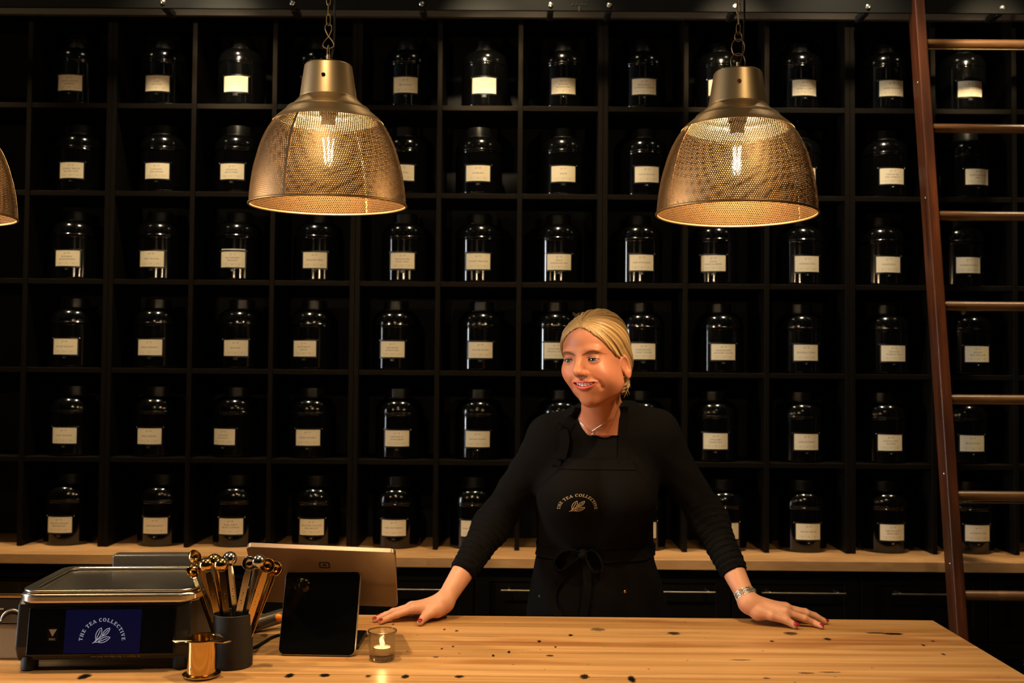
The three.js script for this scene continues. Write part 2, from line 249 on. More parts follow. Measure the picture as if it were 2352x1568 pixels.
{
  let k = -1;
  for (let r = 0; r < 6; r++) for (let c = 0; c < 12; c++) {
    k++; if (!TEAS[r][c]) continue;
    const u = Math.floor((c - 1) / 3) - 2, cc = ((c - 1) % 3 + 3) % 3, x = UX + u * UW + 0.00705 + (cc + 0.5) * cellW + DX[r][c] / 1000;
    const hidden = (r < 2 && (c === 3 || c === 8)) || (r === 1 && c === 9) || (r === 4 && (c === 6 || c === 7)) || (r === 5 && c === 7);
    const readable = !hidden && !(r === 0 && (c < 3 || c === 4 || c === 7 || c === 9));
    const where = r === 4 && c === 6 ? 'behind the woman\'s right shoulder' : r === 4 && c === 7 ? 'behind the woman\'s neck and left shoulder' : r === 5 && c === 7 ? 'behind the woman\'s waist' : c === 3 ? 'behind the left pendant lamp' : c === 8 ? 'behind the right pendant lamp top' : c === 9 ? 'behind the right lamp\'s right edge' : ['in the leftmost column', 'second from the left', 'third from the left, lit by a spot', '', 'right of the left lamp\'s cap', '', '', 'left of the right lamp\'s chain', '', 'right of the right lamp\'s cap'][c];
    const label = readable ? `black tea jar labelled ${TEAS[r][c].replace('|', ' ').replace('& ', '')} on the ${ordinal[r]} row` : `black tea jar on the ${ordinal[r]} row ${where}`;
    const t = thing('tea_jar', label, 'jar', [x, level(r + 1) + 0.0004, -3.592], TURN[r + ',' + c] ?? (rnd() - 0.5) * 0.05, 'black tea jars in the pigeonholes');
    part('jar_body', jarBody, M.enamel, t); part('shoulder', jarDome, M.dome, t); part('lid', jarCap, M.capBlack, t);
    const f = part('label_holder', jarFrame, M.frame, t);
    const g = bent(0, 0.0862, -hA, hA, 0.0452, 0.1018, 12), uv = g.attributes.uv, tx = (k % AT) * LW, ty = Math.floor(k / AT) * LH;
    for (let i = 0; i < uv.count; i++) uv.setXY(i, (tx + 2 + uv.getX(i) * (LW - 4)) / 2048, 1 - (ty + 2 + (1 - uv.getY(i)) * (LH - 4)) / 1216);
    part('paper_label', g, M.paper, f, 'cream printed paper label');
    for (const p of pinGeos) part('pin', p, M.pin, f);
  }
}
{ // the spare card that stands up behind one holder on the third row
  const [r, c] = [2, 2], x = UX - 2 * UW + 0.00705 + 1.5 * cellW + DX[r][c] / 1000, t = scene.children.find(o => o.userData.label?.includes('BLUEBERRY DRAGON'));
  part('spare_label', bent(R0, 0.0856, -hA, hA, 0.1066, 0.1105, 10), std({ color: lin(0.8, 0.75, 0.65), roughness: 0.8 }), t);
}

// ---------------------------------------------------------------- library ladder
{
  const x0 = at(2109, 60, 3.36).x, W = 0.435, lean = Math.atan(0.148);
  const t = thing('library_ladder', 'dark brown wooden library ladder leaning on the rail at the right', 'ladder', [x0, 0, -2.967]);
  const rotated = g => g.rotateX(-lean);
  const L = 2.86;
  const stileUV = g => { const p = g.attributes.position, n = g.attributes.normal, uv = new Float32Array(p.count * 2); for (let i = 0; i < p.count; i++) { uv[2 * i] = p.getY(i) * 0.17 * 2; uv[2 * i + 1] = (p.getX(i) + p.getZ(i)) * 0.9; } g.setAttribute('uv', new THREE.BufferAttribute(uv, 2)); return g; };
  for (const [x, o] of [[0, 0], [W, 0.4]]) {
    const s = part('stile', rotated(stileUV(rbox(0.034, L, 0.062, 0.004, x, L / 2, 0).translate(0, 0, 0)).toNonIndexed()), M.ladder, t);
    s.geometry.attributes.uv.array.forEach((v, i, a) => { a[i] = v + o; });
    if (!x) part('screw', [0.93, 1.205, 2.105, 2.51].map(y => rotated(place(lathe([[0, 0.002], [0.004, 0.0015], [0.005, 0]], 12), -0.0172, y, 0.008, 0, 0, Math.PI / 2))), M.pin, s);
  }
  for (let i = 0; i < 8; i++) {
    const y = 2.653 - i * 0.3032;
    const g = new THREE.CylinderGeometry(0.0155, 0.0155, W - 0.034, 20).rotateZ(Math.PI / 2).translate(W / 2, 0, 0); const uv = g.attributes.uv; for (let k = 0; k < uv.count; k++) uv.setXY(k, uv.getY(k) * 0.3 + i * 0.13, uv.getX(k) * 0.12);
    part('rung', rotated(g.translate(0, y, 0)), M.rung, t);
    if (i === 0 || i === 5) part('tie_rod', rotated(rod(V(0.017, y - 0.021, 0.004), V(W - 0.017, y - 0.021, 0.004), 0.002, 8)), M.brassDull, t);
  }
  part('hook', [rotated(rbox(0.012, 0.16, 0.006, 0.002, 0, 2.80, -0.034)), rotated(rbox(0.012, 0.16, 0.006, 0.002, W, 2.80, -0.034))], M.iron, t);
}

// ---------------------------------------------------------------- perforated brass pendants
{
  const R = 0.1595, prof = [[0, 1.0], [0.12, 0.992], [0.298, 0.972], [0.45, 0.945], [0.595, 0.908], [0.75, 0.861], [0.893, 0.800], [1.04, 0.712], [1.10, 0.662], [1.16, 0.594], [1.25, 0.486], [1.32, 0.408], [1.384, 0.352]].map(([h, r]) => V(r * R, h * R, 0));
  const curve = new THREE.CatmullRomCurve3(prof, false, 'centripetal'), N = 400, S = [], P = curve.getPoints(N); S[0] = 0; for (let i = 1; i <= N; i++) S[i] = S[i - 1] + P[i].distanceTo(P[i - 1]);
  const atS = s => { let i = 1; while (i < N && S[i] < s) i++; const t = clamp((s - S[i - 1]) / (S[i] - S[i - 1])); const a = P[i - 1], b = P[i]; const d = Math.hypot(b.x - a.x, b.y - a.y); return [lerp(a.x, b.x, t), lerp(a.y, b.y, t), (b.y - a.y) / d, -(b.x - a.x) / d]; };
  let sTop = 0; for (let i = 0; i <= N; i++) if (P[i].y < 1.085 * R) sTop = S[i];
  const pitch = 0.0044, rowH = pitch * 0.866, ro = pitch / Math.sqrt(3), ri = pitch * 0.315;
  const pos = [], nor = [], idx = [];
  const rows = Math.floor((sTop - 0.004) / rowH), tmp = {};
  for (let j = 0; j <= rows; j++) {
    const s0 = 0.0045 + j * rowH, half = atS(s0)[0] * Math.PI / 2;
    for (let side = 0; side < 2; side++) {
      const n = Math.floor((half - pitch * 0.6) / pitch);
      for (let i = -n - 1; i <= n; i++) {
        const a0 = (i + (j % 2 ? 0.5 : 0)) * pitch; if (Math.abs(a0) > half - pitch * 0.4) continue;
        const base = pos.length / 3;
        for (let ring = 0; ring < 2; ring++) for (let k = 0; k < 6; k++) {
          const q = Math.PI / 6 + k * Math.PI / 3, rr = ring ? ri : ro, s = s0 + rr * Math.sin(q), [r, h, nr, ny] = atS(Math.max(0, s)), th = (a0 + rr * Math.cos(q)) / r + side * Math.PI;
          pos.push(r * Math.sin(th), h, r * Math.cos(th)); nor.push(nr * Math.sin(th), ny, nr * Math.cos(th));
        }
        for (let k = 0; k < 6; k++) { const a = base + k, b = base + (k + 1) % 6, c = base + 6 + k, d = base + 6 + (k + 1) % 6; idx.push(a, b, d, a, d, c); }
      }
    }
  }
  const perf = new THREE.BufferGeometry(); perf.setAttribute('position', new THREE.Float32BufferAttribute(pos, 3)); perf.setAttribute('normal', new THREE.Float32BufferAttribute(nor, 3)); perf.setIndex(idx);
  // seams where the two sheets overlap
  const seam = side => { const g = [], nn = 40; const pp = [], ii = []; for (let i = 0; i <= nn; i++) { const [r, h, nr, ny] = atS(sTop * i / nn); const th = Math.PI / 2 + side * Math.PI; for (const o of [-0.0030, 0.0030]) { const a = th + o / r; pp.push((r + 0.0008) * Math.sin(a), h, (r + 0.0008) * Math.cos(a)); } if (i < nn) ii.push(2 * i, 2 * i + 1, 2 * i + 2, 2 * i + 1, 2 * i + 3, 2 * i + 2); } const q = new THREE.BufferGeometry(); q.setAttribute('position', new THREE.Float32BufferAttribute(pp, 3)); q.setIndex(ii); q.computeVertexNormals(); return q; };
  const shoulder = []; for (let s = sTop - 0.006; s <= S[N]; s += 0.002) { const [r, h] = atS(s); const k = h / R, ridge = Math.exp(-(((k - 1.235) / 0.018) ** 2)) * 0.0016; shoulder.push([r + 0.0011 + ridge * 0.9, h + ridge]); }
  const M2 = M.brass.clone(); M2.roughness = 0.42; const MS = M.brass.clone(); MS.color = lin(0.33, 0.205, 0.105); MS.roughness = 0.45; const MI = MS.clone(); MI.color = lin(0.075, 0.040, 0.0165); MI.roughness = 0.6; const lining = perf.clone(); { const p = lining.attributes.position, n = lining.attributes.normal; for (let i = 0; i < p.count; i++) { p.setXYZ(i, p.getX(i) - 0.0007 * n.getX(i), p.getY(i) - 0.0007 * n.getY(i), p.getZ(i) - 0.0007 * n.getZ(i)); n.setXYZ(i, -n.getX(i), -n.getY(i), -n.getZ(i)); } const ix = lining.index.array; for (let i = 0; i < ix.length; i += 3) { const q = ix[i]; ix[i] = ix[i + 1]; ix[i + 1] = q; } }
  const spotsP = [[754, 471.5, 2.04], [1691, 492, 2.0]].map(([a, b, d]) => at(a, b, d));
  const third = at(-158, 494, 2.03);
  function pendant(p, tiltX, tiltZ, seamTurn, label, linkSet) {
    const t = thing('pendant_lamp', label, 'lamp', [p.x, p.y, p.z], 0, 'perforated brass pendant lamps');
    t.rotation.set(tiltX, seamTurn, tiltZ, 'XZY');
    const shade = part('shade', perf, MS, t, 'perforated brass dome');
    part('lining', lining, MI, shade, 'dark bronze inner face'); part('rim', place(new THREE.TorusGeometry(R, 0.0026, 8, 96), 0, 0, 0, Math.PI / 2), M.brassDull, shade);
    part('seam', seam(0), MS, shade); part('seam', seam(1), MS, shade);
    part('shoulder', lathe(shoulder, 72), M2, t);
    const cap = part('cap', [lathe([[0.352 * R + 0.0015, 1.375 * R], [0.352 * R + 0.002, 1.385 * R], [0.298 * R + 0.001, 1.785 * R], [0.298 * R - 0.001, 1.795 * R], [0.29 * R, 1.805 * R], [0.001, 1.815 * R]], 64)], M.brass, t);
    for (let k = 0; k < 3; k++) { const a = k * 2 * Math.PI / 3 - seamTurn - 0.16 + (linkSet ? 0 : 0.16), h = 1.6 * R, r = 0.327 * R + 0.0022; part('screw', [place(new THREE.TorusGeometry(0.0036, 0.0008, 6, 18), r * Math.sin(a), h, r * Math.cos(a), 0.1, a), place(new THREE.CircleGeometry(0.0034, 16), (r + 0.0003) * Math.sin(a), h, (r + 0.0003) * Math.cos(a), 0.1, a)], linkSet ? M.screwHole : M.gold, cap); }
    // bulb: socket, glass and four glowing filaments around the lamp's light
    const bulb = new THREE.Group(); bulb.name = 'bulb'; t.add(bulb);
    part('socket', [cyl(0.019, 0.022, 0.075, 24, 0, 0.187, 0), cyl(0.014, 0.015, 0.03, 20, 0, 0.163, 0)], M.plastic, bulb);
    part('glass', lathe([[0.013, 0.170], [0.014, 0.163], [0.021, 0.148], [0.0255, 0.128], [0.0255, 0.106], [0.021, 0.086], [0.011, 0.075], [0.0008, 0.072]], 32), new THREE.MeshPhysicalMaterial({ color: 0xffffff, roughness: 0.02, transmission: 1, thickness: 0, ior: 1.3 }), bulb);
    const fil = [], ft = linkSet ? 0.0045 : 0.006; for (let k = 0; k < 4; k++) { const a = k * Math.PI / 2 + 0.5; fil.push(rod(V(ft * 1.75 * Math.sin(a), 0.138, ft * 1.75 * Math.cos(a)), V(ft * Math.sin(a), 0.090, ft * Math.cos(a)), 0.0018, 8)); }
    part('filament', fil, new THREE.MeshStandardMaterial({ color: 0x000000, emissive: lin(1, 0.72, 0.36), emissiveIntensity: 110 }), bulb);
    const l = new THREE.PointLight(WARM, PENDANT_CD, 0, 2); l.position.set(0, 0.115, 0); l.castShadow = true; l.shadow.radius = 0.6; l.shadow.camera.near = 0.005; bulb.add(l);
    // eye, chain and cord up to the ceiling
    const top = 1.815 * R, rise = CEIL - p.y - 0.02;
    part('stem', [cyl(0.0045, 0.0045, 0.014, 14, 0, top - 0.002, 0), cyl(0.0032, 0.0038, 0.008, 12, 0, top + 0.012, 0)], M.brass, t);
    const oval = (w, h, y, turned, r = 0.0011) => { const pts = []; for (let k = 0; k < 16; k++) { const a = k / 16 * Math.PI * 2; pts.push(V(Math.sign(Math.cos(a)) * Math.pow(Math.abs(Math.cos(a)), 0.8) * w / 2, y + Math.sin(a) * h / 2, 0)); } const g = tube(pts, r, 6, true, 40); return turned ? g.rotateY(Math.PI / 2) : g; };
    let y = top + 0.004;
    const chain = new THREE.Group(); chain.name = 'chain'; t.add(chain); chain.rotation.y = -seamTurn;
    if (linkSet) { for (const [w, h] of [[0.029, 0.034], [0.026, 0.034], [0.014, 0.019]]) { part('link', oval(w, h, y + h / 2, false, 0.0013), M.brassDull, chain); y += h - 0.0045; } }
    else { part('link', oval(0.004, 0.037, y + 0.017, false, 0.0014), M.brassDull, chain); y += 0.030; const e = []; for (let k = 0; k < 28; k++) { const a = k / 28 * Math.PI * 2, s = Math.sin(a); const hh = y + 0.0235 - Math.cos(a) * 0.0235, w = (hh - y < 0.028 ? 0.0115 : 0.0065); e.push(V(Math.sin(2 * a) * w * 1.0, y + 0.024 - Math.cos(a) * 0.025, Math.sign(s) * 0.0012)); } part('link', tube(e, 0.0012, 6, true, 80), M.brassDull, chain); y += 0.0465; }
    for (let i = 0; y < rise - 0.02; i++) { part('link', oval(0.008, 0.025, y + 0.0115, i % 2, 0.001), M.brassDull, chain); y += 0.0208; }
    part('cord', tube([V(0.004, top + 0.006, -0.004), V(0.009, top + 0.03, -0.004), V(0.012, top + 0.09, -0.003), V(0.010, top + 0.3, -0.003), V(0.004, rise, 0)], 0.0022, 8, false, 40).rotateY(-seamTurn), M.rubber, t);
    part('ceiling_rose', lathe([[0.001, rise + 0.02], [0.05, rise + 0.02], [0.05, rise + 0.008], [0.03, rise - 0.012], [0.001, rise - 0.014]], 32), M.brassDull, t);
  }
  M.screwHole = std({ color: lin(0.30, 0.11, 0.03), roughness: 0.5, metalness: 0.6 });
  pendant(spotsP[0], 0.036, 0.006, -Math.PI / 2 - 0.36, 'left perforated brass pendant lamp with a screw on its cap, hanging over the tablet', 0);
  pendant(spotsP[1], -0.008, -0.012, -Math.PI / 2 - 1.15, 'right perforated brass pendant lamp on big round links above the woman\'s left arm', 1);
  pendant(third, 0.01, 0, 0.5, 'perforated brass pendant lamp cut off by the left picture edge', 0);
}

// ---------------------------------------------------------------- the counter
const CY = 0.9, CX0 = -2.35, CX1 = 1.024, CZ0 = -2.468, CZ1 = -1.42;
const PLANKS = [-2.345, -2.237, -2.112, -1.985, -1.87, -1.75, -1.64, -1.53, CZ1];
const counterTex = (() => { // uv: u along x over the counter, v along z
  const W = CX1 - CX0, D = CZ1 - CZ0, marks = [];
  const mk = (x, z, rx, rz, d) => marks.push([x, z, rx, rz, d]);
  for (const [px, py, rx, rz, d] of [[664, 1551, 10, 5, 1], [745, 1550, 12, 4, 1], [193, 1553, 13, 6, 1], [845, 1552, 7, 3, .8], [930, 1553, 9, 4, 1], [1054, 1553, 11, 3, .9], [1342, 1553, 11, 5, .9], [1450, 1559, 9, 7, 1], [1372, 1445, 18, 4, .45], [1310, 1458, 5, 2.5, .9], [1238, 1472, 4, 2.5, 1], [1168, 1497, 3, 3, 1], [1132, 1505, 3, 3, 1], [1547, 1454, 15, 4, .7], [1815, 1454, 16, 4, .8], [1900, 1467, 9, 3, .8], [2010, 1453, 25, 1.6, .8], [2050, 1455, 26, 2.4, 1], [1772, 1472, 5, 2, .9], [2120, 1481, 4, 2, .9], [902, 1433, 2.5, 2, 1], [1020, 1445, 3, 2, .8], [1048, 1448, 4, 2, .8], [1040, 1484, 2.5, 2, 1], [1014, 1489, 2.5, 2, .9], [1275, 1485, 2.5, 2, .8], [1262, 1505, 9, 2, .7], [1000, 1508, 7, 1.6, .7], [1850, 1545, 18, 2, .5], [1760, 1557, 8, 2, .5], [2142, 1472, 4, 2, .8], [2166, 1502, 4, 2, .8], [1700, 1515, 26, 1.6, .45], [1905, 1543, 24, 1.6, .5], [430, 1480, 8, 4, .8]]) {
    const v = V((px - 1176) / FOCAL, (784 - py) / FOCAL, -1).applyMatrix4(rotM), t = (CY - EYE) / v.y, x = v.x * t, z = v.z * t, s = -z / FOCAL; mk(x, z, rx * s, rz * s * 3.6, d);
  }
  for (let i = 0; i < 120; i++) mk(lerp(CX0, CX1, rnd()), lerp(CZ0, CZ1, rnd()), 0.0012 + rnd() * 0.002, 0.0012 + rnd() * 0.002, 0.6 + 0.4 * rnd());
  for (let i = 0; i < 60; i++) mk(lerp(CX0, CX1, rnd()), lerp(CZ0, CZ1, rnd()), 0.02 + rnd() * 0.09, 0.0006 + rnd() * 0.0008, 0.35 + 0.4 * rnd());
  const grid = {}; marks.forEach(m => { for (let gx = Math.floor((m[0] - m[2] * 1.3 - CX0) / 0.1); gx <= Math.floor((m[0] + m[2] * 1.3 - CX0) / 0.1); gx++) for (let gz = Math.floor((m[1] - m[3] * 1.3 - CZ0) / 0.05); gz <= Math.floor((m[1] + m[3] * 1.3 - CZ0) / 0.05); gz++) (grid[gx + '_' + gz] ??= []).push(m); });
  return dataTex(2048, 1024, (u, v) => {
    const x = CX0 + u * W, z = CZ0 + v * D, pl = PLANKS.findIndex(b => z < b), off = pl * 17.3;
    const w = fbm(x * 1.1 + off, z * 6 + off, 3), grain = fbm(x * 2.2 + off, z * 130, 3), ring = 0.5 + 0.5 * Math.sin((z * 95 + w * 14 + off) * 1.3), long = fbm(x * 0.9 + off, z * 26, 2);
    let t = 0.42 + 0.55 * (grain - 0.45) + 0.26 * (ring - 0.5) * fbm(x * 0.6 + off, z * 9, 2) * 2 + 0.62 * (long - 0.42) + ((pl * 37) % 7 - 3) * 0.03;
    let c = [lerp(0.62, 0.95, t), lerp(0.44, 0.755, t), lerp(0.24, 0.53, t)];
    const stain = sstep(0.54, 0.68, fbm(x * 2.4 + 31, z * 14 + 7, 3)); c = [c[0] * (1 - 0.10 * stain), c[1] * (1 - 0.17 * stain), c[2] * (1 - 0.22 * stain)];
    const L = grid[Math.floor((x - CX0) / 0.1) + '_' + Math.floor((z - CZ0) / 0.05)];
    if (L) for (const [mx, mz, rx, rz, d] of L) { const q = Math.hypot((x - mx) / rx, (z - mz) / rz) + (noise(x * 400, z * 400) - 0.5) * 0.5; const k = d * (1 - sstep(0.6, 1.15, q)); if (k > 0) c = [lerp(c[0], 0.035, k), lerp(c[1], 0.026, k), lerp(c[2], 0.02, k)]; }
    return c;
  });
})();
M.counter = std({ map: counterTex, roughness: 0.36, specularIntensity: 0.75 });
{
  const t = thing('shop_counter', 'broad timber plank counter with worn nail holes that the woman leans on', 'counter', [0, 0, (CZ0 + CZ1) / 2]); const oz = -(CZ0 + CZ1) / 2;
  let z0 = CZ0;
  PLANKS.forEach((z1, i) => {
    const g = rbox(CX1 - CX0, 0.042, z1 - z0 - 0.0015, 0.0006, (CX0 + CX1) / 2, CY - 0.021, (z0 + z1) / 2 + oz, 2), p = g.attributes.position, n = g.attributes.normal, uv = new Float32Array(p.count * 2);
    for (let k = 0; k < p.count; k++) { uv[2 * k] = (p.getX(k) - CX0) / (CX1 - CX0) + (Math.abs(n.getX(k)) > 0.7 ? p.getY(k) * 0.3 : 0); uv[2 * k + 1] = (p.getZ(k) - oz - CZ0 + (Math.abs(n.getZ(k)) > 0.7 ? CY - p.getY(k) : 0)) / (CZ1 - CZ0); }
    g.setAttribute('uv', new THREE.BufferAttribute(uv, 2)); part('plank', g, M.counter, t); z0 = z1;
  });
  part('base', [box(CX1 - CX0 - 0.10, CY - 0.042 - 0.1, CZ1 - CZ0 - 0.36, (CX0 + CX1) / 2, 0.1 + (CY - 0.142) / 2, 0.1), box(CX1 - CX0 - 0.16, 0.1, CZ1 - CZ0 - 0.42, (CX0 + CX1) / 2, 0.05, 0.1)], M.black, t);
}
const onCounter = (px, py, h = 0) => { const v = V((px - 1176) / FOCAL, (784 - py) / FOCAL, -1).applyMatrix4(rotM), t = (CY + h - EYE) / v.y; return v.multiplyScalar(t).add(V(0, EYE, 0)); };

// the shop's emblem: lettering on an arch over a sprig of three leaves
function emblem(c, cx, cy, R, color, size, lw) {
  c.save(); c.translate(cx, cy); c.fillStyle = color; c.strokeStyle = color; c.textAlign = 'center'; c.textBaseline = 'alphabetic';
  const s = 'THE TEA COLLECTIVE', a0 = -Math.PI / 2 + 0.02, a1 = Math.PI / 2 - 0.02; c.font = `bold ${size}px serif`;
  const wd = [...s].map(ch => ch === ' ' ? size * 0.36 : c.measureText(ch).width + size * 0.05), tot = wd.reduce((a, b) => a + b, 0); let q = 0;
  [...s].forEach((ch, i) => { const a = lerp(a0, a1, (q + wd[i] / 2) / tot); q += wd[i]; c.save(); c.rotate(a); c.translate(0, -R); c.fillText(ch, 0, 0); c.restore(); });
  c.lineWidth = lw; c.lineCap = 'round'; c.lineJoin = 'round';
  const k = R / 112, leaf = (x0, y0, x1, y1, w) => { const dx = x1 - x0, dy = y1 - y0, L = Math.hypot(dx, dy), nx = -dy / L * w, ny = dx / L * w; c.beginPath(); c.moveTo(x0 * k, y0 * k); c.bezierCurveTo((x0 + dx * 0.25 + nx) * k, (y0 + dy * 0.25 + ny) * k, (x0 + dx * 0.7 + nx) * k, (y0 + dy * 0.7 + ny) * k, x1 * k, y1 * k); c.bezierCurveTo((x0 + dx * 0.75 - nx) * k, (y0 + dy * 0.75 - ny) * k, (x0 + dx * 0.3 - nx) * k, (y0 + dy * 0.3 - ny) * k, x0 * k, y0 * k); c.moveTo((x0 + dx * 0.1) * k, (y0 + dy * 0.1) * k); c.lineTo((x0 + dx * 0.78) * k, (y0 + dy * 0.78) * k); c.stroke(); };
  leaf(-34, -8, -8, -76, 19); leaf(0, -30, 40, -74, 15); leaf(-22, 4, 44, -22, 17);
  c.beginPath(); c.moveTo(-50, 10 * k / k * k); c.moveTo(-52 * k, 10 * k); c.quadraticCurveTo(-30 * k, -4 * k, 0, -30 * k); c.moveTo(-44 * k, 5 * k); c.lineTo(-34 * k, -8 * k); c.moveTo(-44 * k, 5 * k); c.lineTo(-22 * k, 4 * k); c.stroke(); c.restore();
}

// weighing scale
{
  const p = onCounter(238, 1538), t = thing('weighing_scale', 'black shop scale with steel pan and blue logo screen on the counter', 'scale', [p.x, CY, p.z], 0.075);
  const W = 0.338, D = 0.275;
  const side = new THREE.Shape(); side.moveTo(-D, 0.028); side.lineTo(-0.004, 0.026); side.lineTo(0.006, 0.05); side.lineTo(-0.006, 0.128); side.lineTo(-0.016, 0.136); side.lineTo(-D + 0.01, 0.136); side.lineTo(-D, 0.12);
  const ext = (s, w, b) => new THREE.ExtrudeGeometry(s, { depth: w - 2 * b, bevelEnabled: true, bevelSize: b, bevelThickness: b, bevelSegments: 3 }).translate(0, 0, -(w - 2 * b) / 2).rotateY(-Math.PI / 2);
  part('housing', ext(side, W, 0.005), M.plastic, t);
  // front frame: glossy panel with the screen set in it, leaning like the housing front
  const lean = Math.atan2(0.012, 0.078), face = (g, x, y, o) => place(g, x, y, 0.0064 + (0.05 - y) * 0.154 + 0.006 + o, -lean);
  part('front_panel', face(rbox(0.285, 0.092, 0.006, 0.0025), -0.002, 0.079, 0.001), M.glassBlack, t);
  const cv = document.createElement('canvas'); cv.width = 640; cv.height = 368; const c = cv.getContext('2d'); c.fillStyle = '#15123a'; c.fillRect(0, 0, 640, 368); emblem(c, 318, 268, 166, '#ece6f2', 41, 6);
  const st = new THREE.CanvasTexture(cv); st.colorSpace = THREE.SRGBColorSpace;
  part('screen', face(new THREE.PlaneGeometry(0.147, 0.084), 0.001, 0.0795, 0.0046), new THREE.MeshStandardMaterial({ color: 0x050505, roughness: 0.15, emissive: 0xffffff, emissiveMap: st, emissiveIntensity: 0.85 }), t, 'dark blue screen with white tea shop logo');
  const lv = document.createElement('canvas'); lv.width = 128; lv.height = 160; const lc = lv.getContext('2d'); lc.fillStyle = '#040404'; lc.fillRect(0, 0, 128, 160);
  const gr = '#8d8071'; lc.fillStyle = gr; lc.beginPath(); lc.moveTo(16, 20); lc.lineTo(112, 20); lc.lineTo(64, 108); lc.fill(); lc.font = 'bold 34px sans-serif'; lc.textAlign = 'center'; lc.fillText('DIGI.', 66, 148);
  const lt = new THREE.CanvasTexture(lv); lt.colorSpace = THREE.SRGBColorSpace;
  part('maker_logo', face(new THREE.PlaneGeometry(0.021, 0.0262), -0.0955, 0.0745, 0.0046), std({ map: lt, roughness: 0.25 }), t);
  const pv = document.createElement('canvas'); pv.width = 512; pv.height = 40; const pc = pv.getContext('2d'); pc.fillStyle = '#0b0908'; pc.fillRect(0, 0, 512, 40); pc.fillStyle = '#7d6a50'; pc.font = 'bold 24px sans-serif'; pc.fillText('Max 15kg  Min 40g  e=2g  T=-9.998kg  III', 60, 28);
  const pt = new THREE.CanvasTexture(pv); pt.colorSpace = THREE.SRGBColorSpace;
  part('rating_strip', face(new THREE.PlaneGeometry(0.108, 0.0072), 0.022, 0.0315, 0.0018), std({ map: pt, roughness: 0.4 }), t);
  part('pan_support', rbox(W - 0.05, 0.012, D - 0.06, 0.004, 0, 0.139, -D / 2), M.rubber, t);
  // steel pan: rounded slab with a raised rim
  const pan = new THREE.Shape(), pw = 0.340 / 2, pd = 0.250 / 2, pr = 0.034; pan.moveTo(-pw + pr, -pd); pan.lineTo(pw - pr, -pd); pan.absarc(pw - pr, -pd + pr, pr, -Math.PI / 2, 0); pan.lineTo(pw, pd - pr); pan.absarc(pw - pr, pd - pr, pr, 0, Math.PI / 2); pan.lineTo(-pw + pr, pd); pan.absarc(-pw + pr, pd - pr, pr, Math.PI / 2, Math.PI); pan.lineTo(-pw, -pd + pr); pan.absarc(-pw + pr, -pd + pr, pr, Math.PI, Math.PI * 1.5);
  const inner = new THREE.Path(), iw = pw - 0.016, idp = pd - 0.016, ir = 0.022; inner.moveTo(-iw + ir, -idp); inner.absarc(-iw + ir, -idp + ir, ir, Math.PI * 1.5, Math.PI, true); inner.absarc(-iw + ir, idp - ir, ir, Math.PI, Math.PI / 2, true); inner.absarc(iw - ir, idp - ir, ir, Math.PI / 2, 0, true); inner.absarc(iw - ir, -idp + ir, ir, 0, -Math.PI / 2, true);
  const skirt = new THREE.ExtrudeGeometry(pan, { depth: 0.008, bevelEnabled: true, bevelSize: 0.006, bevelThickness: 0.006, bevelSegments: 5, curveSegments: 12 });
  const rimS = pan.clone(); rimS.holes.push(inner); const rimG = new THREE.ExtrudeGeometry(rimS, { depth: 0.0005, bevelEnabled: true, bevelSize: 0.0025, bevelThickness: 0.0025, bevelSegments: 3, curveSegments: 12 });
  const lay = (g, y) => g.rotateX(-Math.PI / 2).translate(0.006, y, -0.123);
  const panMat = M.steel.clone(); panMat.roughness = 0.26; panMat.roughnessMap = null;
  part('weighing_pan', [lay(skirt, 0.1385), lay(rimG, 0.1562)], panMat, t, 'brushed steel weighing pan');
  for (const [x, z] of [[-0.148, -0.012], [0.148, -0.012], [-0.148, -D + 0.03], [0.148, -D + 0.03]]) part('foot', lathe([[0.001, 0], [0.0155, 0], [0.0165, 0.003], [0.0165, 0.028], [0.001, 0.03]], 24).translate(x, 0, z), M.rubber, t);
  part('sticker', place(new THREE.PlaneGeometry(0.030, 0.024), W / 2 + 0.0006, 0.098, -0.12, 0, Math.PI / 2), std({ color: lin(0.10, 0.14, 0.035), roughness: 0.5 }), t, 'small green sticker');
  part('rear_display', [rbox(0.185, 0.045, 0.035, 0.006, 0.02, 0.158, -D - 0.006), rbox(0.12, 0.10, 0.02, 0.004, 0.02, 0.09, -D - 0.012)], std({ color: lin(0.05, 0.045, 0.04), roughness: 0.3 }), t, 'grey rear display housing');
}
// latched box behind the scale
{
  const p = onCounter(10, 1513), t = thing('latched_box', 'beige box with black lid and gold rim half hidden left of the scale', 'box', [p.x - 0.075, CY, p.z - 0.05]);
  part('body', rbox(0.22, 0.075, 0.11, 0.006, 0, 0.0375, 0, 3), std({ color: lin(0.36, 0.31, 0.22), roughness: 0.6 }), t, 'beige lower body');
  part('lid', [rbox(0.224, 0.052, 0.114, 0.005, 0, 0.102, 0, 3), rbox(0.23, 0.006, 0.12, 0.002, 0, 0.075, 0)], M.plastic, t);
  part('rim', rbox(0.228, 0.009, 0.118, 0.003, 0, 0.131, 0), M.gold, t);
  part('handle', [place(new THREE.TorusGeometry(0.023, 0.0022, 8, 32, Math.PI), 0.095, 0.080, 0.060), rbox(0.052, 0.003, 0.004, 0.001, 0.05, 0.1045, 0.0585)], M.steel, t);
  part('latch', place(new THREE.CylinderGeometry(0.023, 0.023, 0.006, 28, 1, false, Math.PI / 2, Math.PI), 0.095, 0.071, 0.057, Math.PI / 2, 0, 0), std({ color: lin(0.10, 0.085, 0.065), roughness: 0.5 }), t, 'grey half round latch');
}
